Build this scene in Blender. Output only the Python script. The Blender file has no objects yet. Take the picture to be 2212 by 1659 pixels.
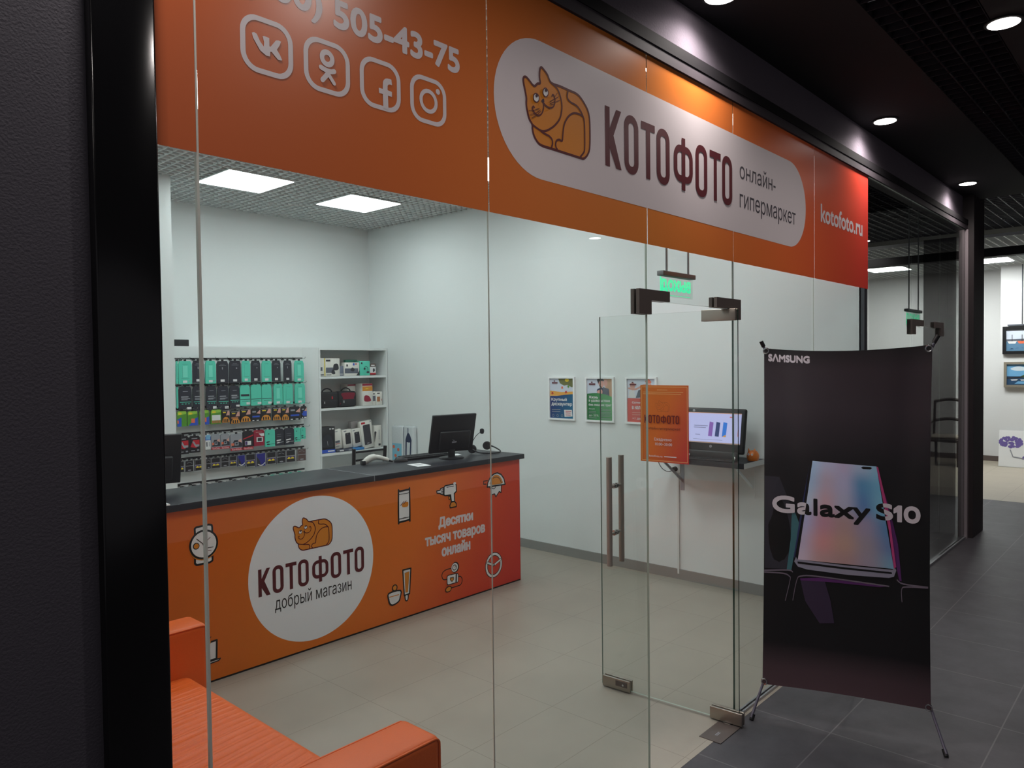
import bpy, bmesh, math, random
from mathutils import Vector, Matrix
from mathutils.geometry import delaunay_2d_cdt

PI = math.pi
SC = bpy.context.scene
COL = SC.collection
random.seed(7)

# ------------------------------------------------------------------ camera
cam_d = bpy.data.cameras.new('camera')
cam_d.sensor_fit = 'HORIZONTAL'
cam_d.sensor_width = 36.0
cam_d.lens = 36.0 * 1621.71 / 2212.0
cam_d.clip_start = 0.02
cam = bpy.data.objects.new('camera', cam_d)
COL.objects.link(cam)
yaw, pit, rol = 0.73850, 0.0267, -0.0119
fw = Vector((math.cos(yaw) * math.cos(pit), math.sin(yaw) * math.cos(pit), -math.sin(pit)))
rt = Vector((math.sin(yaw), -math.cos(yaw), 0))
up = rt.cross(fw)
rt2 = rt * math.cos(rol) + up * math.sin(rol)
up2 = up * math.cos(rol) - rt * math.sin(rol)
cam.matrix_world = Matrix(((rt2.x, up2.x, -fw.x, 0), (rt2.y, up2.y, -fw.y, -1.684), (rt2.z, up2.z, -fw.z, 1.78), (0, 0, 0, 1)))
SC.camera = cam

# ------------------------------------------------------------------ view, world, light levels
SC.view_settings.view_transform = 'Standard'
SC.view_settings.look = 'None'
SC.view_settings.gamma = 1.0
SC.view_settings.use_curve_mapping = False
SC.view_settings.exposure = 0.0
SC.cycles.transparent_max_bounces = 24
SC.cycles.max_bounces = 8
SC.cycles.diffuse_bounces = 4
SC.cycles.sample_clamp_indirect = 6.0

PANEL_E = 11.8          # ceiling LED panels inside the shop
GALLERY_E = 46.0        # LED panels of the gallery at the end of the corridor
SPOT_W = 58.0          # corridor downlights
WORLD_E = 0.175

W = bpy.data.worlds.new('world')
SC.world = W
W.use_nodes = True
W.node_tree.nodes['Background'].inputs[0].default_value = (0.80, 0.76, 0.82, 1)
W.node_tree.nodes['Background'].inputs[1].default_value = WORLD_E

# ------------------------------------------------------------------ materials
def lin(c):
    c = c / 255.0
    return c / 12.92 if c <= 0.04045 else ((c + 0.055) / 1.055) ** 2.4
def rgb(c):
    if isinstance(c, str):
        c = c.lstrip('#'); c = [int(c[i:i + 2], 16) for i in (0, 2, 4)]
    return (lin(c[0]), lin(c[1]), lin(c[2]), 1.0)
MATS = {}
def mat(name, col=(200, 200, 200), rough=0.5, metal=0.0, spec=0.5, bump=0.0, bscale=200.0, var=0.0, vscale=5.0):
    if name in MATS: return MATS[name]
    m = bpy.data.materials.new(name); m.use_nodes = True
    nt = m.node_tree; b = nt.nodes['Principled BSDF']
    b.inputs['Base Color'].default_value = rgb(col)
    b.inputs['Roughness'].default_value = rough
    b.inputs['Metallic'].default_value = metal
    b.inputs['Specular IOR Level'].default_value = spec
    if bump or var:
        tc = nt.nodes.new('ShaderNodeTexCoord')
    if bump:
        n = nt.nodes.new('ShaderNodeTexNoise'); n.inputs['Scale'].default_value = bscale; n.inputs['Detail'].default_value = 3
        bp = nt.nodes.new('ShaderNodeBump'); bp.inputs['Strength'].default_value = bump; bp.inputs['Distance'].default_value = 0.004
        nt.links.new(tc.outputs['Object'], n.inputs['Vector']); nt.links.new(n.outputs['Fac'], bp.inputs['Height'])
        nt.links.new(bp.outputs['Normal'], b.inputs['Normal'])
    if var:
        n = nt.nodes.new('ShaderNodeTexNoise'); n.inputs['Scale'].default_value = vscale; n.inputs['Detail'].default_value = 5
        r = nt.nodes.new('ShaderNodeMapRange'); r.inputs[1].default_value = 0.3; r.inputs[2].default_value = 0.7
        r.inputs[3].default_value = 1 - var; r.inputs[4].default_value = 1 + var
        mx = nt.nodes.new('ShaderNodeVectorMath'); mx.operation = 'SCALE'
        mx.inputs[0].default_value = rgb(col)[:3]
        nt.links.new(tc.outputs['Object'], n.inputs['Vector']); nt.links.new(n.outputs['Fac'], r.inputs[0])
        nt.links.new(r.outputs[0], mx.inputs['Scale']); nt.links.new(mx.outputs[0], b.inputs['Base Color'])
    MATS[name] = m
    return m
def emit(name, col, strength):
    if name in MATS: return MATS[name]
    m = bpy.data.materials.new(name); m.use_nodes = True
    nt = m.node_tree; nt.nodes.clear()
    e = nt.nodes.new('ShaderNodeEmission'); o = nt.nodes.new('ShaderNodeOutputMaterial')
    e.inputs[0].default_value = rgb(col); e.inputs[1].default_value = strength
    nt.links.new(e.outputs[0], o.inputs[0]); MATS[name] = m
    return m
def glass(name, tint, f0=0.04, rough=0.0):
    if name in MATS: return MATS[name]
    m = bpy.data.materials.new(name); m.use_nodes = True
    nt = m.node_tree; nt.nodes.clear()
    L = nt.links.new
    lw = nt.nodes.new('ShaderNodeLayerWeight'); lw.inputs['Blend'].default_value = 0.5
    p = nt.nodes.new('ShaderNodeMath'); p.operation = 'POWER'; p.inputs[1].default_value = 5.0
    ml = nt.nodes.new('ShaderNodeMath'); ml.operation = 'MULTIPLY_ADD'; ml.inputs[1].default_value = 1 - f0; ml.inputs[2].default_value = f0
    t = nt.nodes.new('ShaderNodeBsdfTransparent'); t.inputs[0].default_value = (*tint, 1)
    g = nt.nodes.new('ShaderNodeBsdfGlossy'); g.inputs['Roughness'].default_value = rough
    mx = nt.nodes.new('ShaderNodeMixShader'); o = nt.nodes.new('ShaderNodeOutputMaterial')
    L(lw.outputs['Facing'], p.inputs[0]); L(p.outputs[0], ml.inputs[0]); L(ml.outputs[0], mx.inputs[0])
    L(t.outputs[0], mx.inputs[1]); L(g.outputs[0], mx.inputs[2]); L(mx.outputs[0], o.inputs[0])
    MATS[name] = m
    return m
def gradient(name, axis, a, b, stops, rough=0.5, spec=0.4):
    """print whose ink runs through several colours along one world axis"""
    if name in MATS: return MATS[name]
    m = bpy.data.materials.new(name); m.use_nodes = True
    nt = m.node_tree; bs = nt.nodes['Principled BSDF']; L = nt.links.new
    ge = nt.nodes.new('ShaderNodeNewGeometry'); sx = nt.nodes.new('ShaderNodeSeparateXYZ')
    mr = nt.nodes.new('ShaderNodeMapRange'); mr.inputs[1].default_value = a; mr.inputs[2].default_value = b
    cr = nt.nodes.new('ShaderNodeValToRGB')
    el = cr.color_ramp.elements
    el[0].position = stops[0][0]; el[0].color = rgb(stops[0][1])
    el[1].position = stops[-1][0]; el[1].color = rgb(stops[-1][1])
    for s, c in stops[1:-1]:
        e = el.new(s); e.color = rgb(c)
    if isinstance(axis, int):
        L(ge.outputs['Position'], sx.inputs[0]); L(sx.outputs[axis], mr.inputs[0])
    else:
        dp = nt.nodes.new('ShaderNodeVectorMath'); dp.operation = 'DOT_PRODUCT'; dp.inputs[1].default_value = axis
        L(ge.outputs['Position'], dp.inputs[0]); L(dp.outputs['Value'], mr.inputs[0])
    L(mr.outputs[0], cr.inputs[0]); L(cr.outputs[0], bs.inputs['Base Color'])
    bs.inputs['Roughness'].default_value = rough; bs.inputs['Specular IOR Level'].default_value = spec
    MATS[name] = m
    return m
def vcol_mat(name, rough=0.5):
    if name in MATS: return MATS[name]
    m = bpy.data.materials.new(name); m.use_nodes = True
    nt = m.node_tree; bs = nt.nodes['Principled BSDF']
    a = nt.nodes.new('ShaderNodeAttribute'); a.attribute_name = 'ink'
    nt.links.new(a.outputs['Color'], bs.inputs['Base Color']); bs.inputs['Roughness'].default_value = rough
    MATS[name] = m
    return m
def tile_mat(name, col, grout, px, py, ox, oy, gw, rough, var=0.08, bump=0.0, vscale=3.0):
    if name in MATS: return MATS[name]
    m = bpy.data.materials.new(name); m.use_nodes = True
    nt = m.node_tree; bs = nt.nodes['Principled BSDF']; L = nt.links.new
    ge = nt.nodes.new('ShaderNodeNewGeometry'); sx = nt.nodes.new('ShaderNodeSeparateXYZ'); L(ge.outputs['Position'], sx.inputs[0])
    def M(op, a, b=None, c=None):
        n = nt.nodes.new('ShaderNodeMath'); n.operation = op
        for i, v in enumerate((a, b, c)):
            if v is None: continue
            if hasattr(v, 'links') or hasattr(v, 'is_linked'): L(v, n.inputs[i])
            else: n.inputs[i].default_value = v
        return n.outputs[0]
    def line(out, p, o):
        f = M('FRACT', M('DIVIDE', M('SUBTRACT', out, o), p))
        d = M('ABSOLUTE', M('SUBTRACT', f, 0.5))
        return M('GREATER_THAN', d, 0.5 - gw / p / 2)
    g = M('MAXIMUM', line(sx.outputs[0], px, ox), line(sx.outputs[1], py, oy))
    ns = nt.nodes.new('ShaderNodeTexNoise'); ns.inputs['Scale'].default_value = vscale; ns.inputs['Detail'].default_value = 8; ns.inputs['Roughness'].default_value = 0.65
    L(ge.outputs['Position'], ns.inputs['Vector'])
    mr = nt.nodes.new('ShaderNodeMapRange'); mr.inputs[1].default_value = 0.3; mr.inputs[2].default_value = 0.7; mr.inputs[3].default_value = 1 - var; mr.inputs[4].default_value = 1 + var
    L(ns.outputs['Fac'], mr.inputs[0])
    sc = nt.nodes.new('ShaderNodeVectorMath'); sc.operation = 'SCALE'; sc.inputs[0].default_value = rgb(col)[:3]; L(mr.outputs[0], sc.inputs['Scale'])
    mx = nt.nodes.new('ShaderNodeMix'); mx.data_type = 'RGBA'; L(g, mx.inputs[0]); L(sc.outputs[0], mx.inputs[6]); mx.inputs[7].default_value = rgb(grout)
    L(mx.outputs[2], bs.inputs['Base Color'])
    bs.inputs['Roughness'].default_value = rough
    if bump:
        bp = nt.nodes.new('ShaderNodeBump'); bp.inputs['Strength'].default_value = bump; bp.inputs['Distance'].default_value = 0.002
        L(ns.outputs['Fac'], bp.inputs['Height']); L(bp.outputs['Normal'], bs.inputs['Normal'])
    MATS[name] = m
    return m

# ------------------------------------------------------------------ geometry helpers
def wm(o):
    m = o.matrix_basis.copy()
    while o.parent is not None:
        o = o.parent
        m = o.matrix_basis @ m
    return m
class MB:
    """collects shapes (world coordinates unless M is set) and links them as ONE mesh object"""
    def __init__(self, M=None):
        self.v = []; self.f = []; self.mi = []; self.mats = []; self.sm = []; self.M = M; self.col = {}
    def mid(self, m):
        if m not in self.mats: self.mats.append(m)
        return self.mats.index(m)
    def add(self, vs, fs, m, smooth=False):
        o = len(self.v); k = self.mid(m)
        for p in vs:
            p = Vector(p)
            self.v.append(self.M @ p if self.M else p)
        for f in fs:
            self.f.append([i + o for i in f]); self.mi.append(k); self.sm.append(smooth)
        return o
    def box(self, a, b, m, bev=0.0, seg=2, fm=None):
        a = Vector(a); b = Vector(b)
        lo = Vector([min(a[i], b[i]) for i in range(3)]); hi = Vector([max(a[i], b[i]) for i in range(3)])
        if bev <= 0:
            vs = [(x, y, z) for x in (lo.x, hi.x) for y in (lo.y, hi.y) for z in (lo.z, hi.z)]
            fs = [(0, 1, 3, 2), (4, 6, 7, 5), (0, 4, 5, 1), (2, 3, 7, 6), (0, 2, 6, 4), (1, 5, 7, 3)]  # -x +x -y +y -z +z
            if fm is None: self.add(vs, fs, m)
            else:
                for i, f in enumerate(fs): self.add([vs[j] for j in f], [(0, 1, 2, 3)], fm.get(i, m))
            return
        bm = bmesh.new(); bmesh.ops.create_cube(bm, size=1)
        for q in bm.verts: q.co = Vector([(lo[i] + hi[i]) / 2 + q.co[i] * (hi[i] - lo[i]) for i in range(3)])
        bev = min(bev, 0.49 * min(hi[i] - lo[i] for i in range(3)))
        bmesh.ops.bevel(bm, geom=list(bm.edges), offset=bev, segments=seg, profile=0.5, affect='EDGES')
        bm.verts.index_update()
        self.add([q.co.copy() for q in bm.verts], [[q.index for q in f.verts] for f in bm.faces], m, True)
        bm.free()
    def tube(self, pts, r, m, n=8, cap=True):
        pts = [Vector(p) for p in pts]; N = len(pts)
        rs = r if isinstance(r, (list, tuple)) else [r] * N
        vs = []; fs = []; ref = None
        for i, p in enumerate(pts):
            d = (pts[min(i + 1, N - 1)] - pts[max(i - 1, 0)]).normalized()
            if ref is None:
                ref = d.orthogonal().normalized()
            else:
                ref = (ref - d * ref.dot(d))
                ref = ref.normalized() if ref.length > 1e-6 else d.orthogonal().normalized()
            q = d.cross(ref)
            for k in range(n):
                t = 2 * PI * k / n
                vs.append(p + (ref * math.cos(t) + q * math.sin(t)) * rs[i])
        for i in range(N - 1):
            for k in range(n):
                a = i * n + k; b = i * n + (k + 1) % n
                fs.append((a, b, b + n, a + n))
        if cap:
            fs.append(tuple(range(n - 1, -1, -1))); fs.append(tuple((N - 1) * n + k for k in range(n)))
        self.add(vs, fs, m, True)
    def lathe(self, prof, m, c=(0, 0, 0), n=24, axis='Z', smooth=True):
        vs = []; fs = []; c = Vector(c)
        for r, h in prof:
            for k in range(n):
                t = 2 * PI * k / n
                x, y = r * math.cos(t), r * math.sin(t)
                vs.append(c + Vector({'Z': (x, y, h), 'X': (h, x, y), 'Y': (x, h, y)}[axis]))
        for i in range(len(prof) - 1):
            for k in range(n):
                a = i * n + k; b = i * n + (k + 1) % n
                fs.append((a, b, b + n, a + n))
        fs.append(tuple(range(n))); fs.append(tuple((len(prof) - 1) * n + k for k in range(n)))
        self.add(vs, fs, m, smooth)
    def prism(self, poly, d, m, side=None):
        """poly: planar list of 3D points, d: extrusion vector"""
        n = len(poly); d = Vector(d)
        vs = [Vector(p) for p in poly] + [Vector(p) + d for p in poly]
        tri = tess3(poly)
        self.add(vs, tri, m); self.add(vs, [tuple(i + n for i in reversed(t)) for t in tri], m)
        self.add(vs, [(i, (i + 1) % n, (i + 1) % n + n, i + n) for i in range(n)], side or m)
    def grid(self, fn, nu, nv, m, smooth=True, colfn=None):
        vs = [fn(i / nu, j / nv) for j in range(nv + 1) for i in range(nu + 1)]
        fs = [(j * (nu + 1) + i, j * (nu + 1) + i + 1, (j + 1) * (nu + 1) + i + 1, (j + 1) * (nu + 1) + i) for j in range(nv) for i in range(nu)]
        o = self.add(vs, fs, m, smooth)
        if colfn:
            for j in range(nv + 1):
                for i in range(nu + 1): self.col[o + j * (nu + 1) + i] = colfn(i / nu, j / nv)
    def build(self, name, parent=None, smooth_angle=None):
        inv = wm(parent).inverted() if parent else Matrix()
        me = bpy.data.meshes.new(name)
        me.from_pydata([inv @ p for p in self.v], [], self.f)
        for m in self.mats: me.materials.append(m)
        me.polygons.foreach_set('material_index', self.mi)
        me.polygons.foreach_set('use_smooth', self.sm)
        if self.col:
            at = me.color_attributes.new('ink', 'FLOAT_COLOR', 'POINT')
            for i in range(len(self.v)): at.data[i].color = self.col.get(i, (0, 0, 0, 1))
        me.update()
        if any(self.sm):
            bm = bmesh.new(); bm.from_mesh(me); bmesh.ops.recalc_face_normals(bm, faces=bm.faces)
            for e in bm.edges:
                if len(e.link_faces) == 2 and e.calc_face_angle(0) > math.radians(50): e.smooth = False
            bm.to_mesh(me); bm.free()
        o = bpy.data.objects.new(name, me); COL.objects.link(o)
        if parent: o.parent = parent
        return o
def tag(o, label=None, cat=None, group=None, kind=None):
    if label: o['label'] = label
    if cat: o['category'] = cat
    if group: o['group'] = group
    if kind: o['kind'] = kind
    return o
def thing(name, label, cat, loc=(0, 0, 0), rz=0.0, group=None):
    o = bpy.data.objects.new(name, None); COL.objects.link(o)
    o.empty_display_size = 0.1
    o.location = loc; o.rotation_euler = (0, 0, rz)
    o.matrix_basis = Matrix.Translation(loc) @ Matrix.Rotation(rz, 4, 'Z')
    return tag(o, label, cat, group)
def struct(name, mb, label=None, parent=None):
    o = mb.build(name, parent)
    o['kind'] = 'structure'
    if label: o['label'] = label; o['category'] = name.split('_')[0]
    return o

# ------------------------------------------------------------------ flat print: filled shapes and strokes
def wind(p, contours):
    w = 0; x, y = p
    for c in contours:
        n = len(c)
        for i in range(n):
            x1, y1 = c[i]; x2, y2 = c[(i + 1) % n]
            if (y1 <= y) != (y2 <= y):
                s = (x2 - x1) * (y - y1) - (x - x1) * (y2 - y1)
                if y2 > y1 and s > 0: w += 1
                elif y2 <= y1 and s < 0: w -= 1
    return w
def cdt(contours, extra=None):
    vs = []; es = []
    S = max(1e-9, max(max(abs(a), abs(b)) for c in contours for a, b in c))
    for c in list(contours) + (list(extra) if extra else []):
        o = len(vs); n = len(c)
        vs += [Vector((a / S, b / S)) for a, b in c]
        es += [(o + i, o + (i + 1) % n) for i in range(n)]
    r = delaunay_2d_cdt(vs, es, [], 0, 1e-7)
    V = [(p.x * S, p.y * S) for p in r[0]]
    return V, r[2]
def fill2d(contours, rule='nonzero'):
    V, F = cdt(contours); out = []
    for f in F:
        cx = sum(V[i][0] for i in f) / len(f); cy = sum(V[i][1] for i in f) / len(f)
        w = wind((cx, cy), contours)
        if (w != 0 if rule == 'nonzero' else w % 2): out.append(tuple(f))
    return V, out
def tess3(poly):
    """triangle indices of a planar simple polygon in 3D"""
    P = [Vector(p) for p in poly]
    n = Vector((0, 0, 0))
    for i in range(len(P)):
        a, b = P[i], P[(i + 1) % len(P)]
        n += Vector(((a.y - b.y) * (a.z + b.z), (a.z - b.z) * (a.x + b.x), (a.x - b.x) * (a.y + b.y)))
    n.normalize(); u = n.orthogonal().normalized(); w = n.cross(u)
    c2 = [((p - P[0]).dot(u), (p - P[0]).dot(w)) for p in P]
    V, F = fill2d([c2]); out = []
    for f in F:
        ids = []
        for i in f:
            ids.append(min(range(len(c2)), key=lambda k: (c2[k][0] - V[i][0]) ** 2 + (c2[k][1] - V[i][1]) ** 2))
        out.append(tuple(ids))
    return out
def rrect(u0, v0, u1, v1, r, n=6):
    out = []
    for cx, cy, a in ((u1 - r, v1 - r, 0), (u0 + r, v1 - r, PI / 2), (u0 + r, v0 + r, PI), (u1 - r, v0 + r, 1.5 * PI)):
        for k in range(n + 1):
            t = a + PI / 2 * k / n
            out.append((cx + r * math.cos(t), cy + r * math.sin(t)))
    return out
def circ(cx, cy, rx, ry=None, n=32):
    ry = ry or rx
    return [(cx + rx * math.cos(2 * PI * k / n), cy + ry * math.sin(2 * PI * k / n)) for k in range(n)]
def smooth(p, closed=False, n=4):
    P = [Vector(q) for q in p]; N = len(P); out = []
    for i in range(N if closed else N - 1):
        a, b, c, d = (P[(i + k) % N] if closed else P[min(max(i + k, 0), N - 1)] for k in (-1, 0, 1, 2))
        for k in range(n):
            t = k / n
            out.append(tuple(0.5 * ((2 * b) + (c - a) * t + (2 * a - 5 * b + 4 * c - d) * t * t + (3 * b - a - 3 * c + d) * t ** 3)))
    if not closed: out.append(tuple(P[-1]))
    return out
def text_contours(s):
    c = bpy.data.curves.new('tmp', 'FONT'); c.body = s; c.size = 1.0; c.resolution_u = 4
    o = bpy.data.objects.new('tmp', c); COL.objects.link(o)
    dg = bpy.context.evaluated_depsgraph_get()
    cu = o.evaluated_get(dg).to_curve(dg, apply_modifiers=False)
    out = []
    for sp in cu.splines:
        pts = sp.bezier_points; poly = []
        n = len(pts)
        if n == 0:
            poly = [(p.co.x, p.co.y) for p in sp.points]
        for i in range(n):
            a = pts[i]; b = pts[(i + 1) % n]
            p0, p1, p2, p3 = a.co, a.handle_right, b.co, b.handle_left
            p2, p3 = b.handle_left, b.co
            straight = ((p1 - p0).cross(p3 - p0).length < 1e-6 and (p2 - p0).cross(p3 - p0).length < 1e-6)
            st = 1 if straight else 5
            for k in range(st):
                t = k / st
                q = p0 * (1 - t) ** 3 + p1 * 3 * t * (1 - t) ** 2 + p2 * 3 * t * t * (1 - t) + p3 * t ** 3
                poly.append((q.x, q.y))
        cl = []
        for q in poly:
            if not cl or (abs(q[0] - cl[-1][0]) + abs(q[1] - cl[-1][1])) > 1e-5: cl.append(q)
        if len(cl) > 2 and (abs(cl[0][0] - cl[-1][0]) + abs(cl[0][1] - cl[-1][1])) < 1e-5: cl.pop()
        if len(cl) > 2: out.append(cl)
    o.evaluated_get(dg).to_curve_clear()
    bpy.data.objects.remove(o); bpy.data.curves.remove(c)
    return out
def fit(contours, u0, v0, u1, v1):
    xs = [p[0] for c in contours for p in c]; ys = [p[1] for c in contours for p in c]
    a, b, c, d = min(xs), min(ys), max(xs), max(ys)
    return [[(u0 + (x - a) / (c - a) * (u1 - u0), v0 + (y - b) / (d - b) * (v1 - v0)) for x, y in k] for k in contours]
class Art:
    """flat print in plane coordinates (u, v), h = height above the carrier"""
    def __init__(self, pos, h=0.0004, step=0.0004):
        self.pos = pos; self.mb = MB(); self.h = h; self.step = step
    def up(self): self.h += self.step
    def _put(self, V, F, m, h=None):
        h = self.h if h is None else h
        self.mb.add([self.pos(u, v, h) for u, v in V], F, m)
    def fill(self, contours, m, rule='nonzero', up=True):
        if isinstance(contours[0][0], (int, float)): contours = [contours]
        V, F = fill2d(contours, rule); self._put(V, F, m)
        self.up() if up else self.nudge()
    def _ribbon(self, pts, w, closed, n):
        P = [Vector(p) for p in pts]; N = len(P); r = w / 2; V = []; F = []
        for i in range(N if closed else N - 1):
            a, b = P[i], P[(i + 1) % N]; d = b - a
            if d.length < 1e-7: continue
            q = Vector((-d.y, d.x)).normalized() * r; o = len(V)
            V += [a + q, a - q, b - q, b + q]; F.append([o, o + 1, o + 2, o + 3])
        for p in P:
            o = len(V); V += [Vector(c) for c in circ(p.x, p.y, r, n=n)]; F.append([o + k for k in range(n)])
        return V, F
    def _union(self, V, F, m):
        """one clean outline out of overlapping pieces"""
        S = max(max(abs(p[0]), abs(p[1])) for p in V); c = Vector((sum(p[0] for p in V) / len(V), sum(p[1] for p in V) / len(V)))
        S = max(max(abs(p[0] - c.x), abs(p[1] - c.y)) for p in V)
        r = delaunay_2d_cdt([(Vector((p[0], p[1])) - c) / S for p in V], [], F, 0, 1e-6)
        out = [tuple(f) for f, o in zip(r[2], r[5]) if len(o)]
        self._put([(p.x * S + c.x, p.y * S + c.y) for p in r[0]], out, m)
    def stroke(self, pts, w, m, closed=False, up=True, n=8):
        V, F = self._ribbon(pts, w, closed, n)
        self._union(V, F, m)
        self.up() if up else self.nudge()
    def nudge(self): self.h += self.step * 0.3
    def text(self, s, u0, v0, u1, v1, m, bold=0.0, up=True):
        c = fit(text_contours(s), u0, v0, u1, v1)
        V, F = fill2d(c)
        if bold:
            V = [Vector(p) for p in V]; F = [list(f) for f in F]
            for k in c:
                V2, F2 = self._ribbon(k, bold, True, 6); o = len(V)
                V += V2; F += [[i + o for i in f] for f in F2]
            self._union(V, F, m)
        else: self._put(V, F, m)
        self.up() if up else self.nudge()
    def lines(self, u0, u1, vs, w, m, jag=0.15):
        for v in vs:
            e = u1 - (u1 - u0) * random.random() * jag
            self.fill([(u0, v - w / 2), (e, v - w / 2), (e, v + w / 2), (u0, v + w / 2)], m, up=False)
        self.up()
    def build(self, name, parent): return self.mb.build(name, parent)
def facing_front(y):            # plane y = const seen from -y
    return lambda u, v, h: Vector((u, y - h, v))
def facing_side(x):             # plane x = const seen from -x ; u grows to the right = towards -y
    return lambda u, v, h: Vector((x - h, -u, v))
def mm(L): return [(a / 1000.0, b / 1000.0) for a, b in L]

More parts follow.
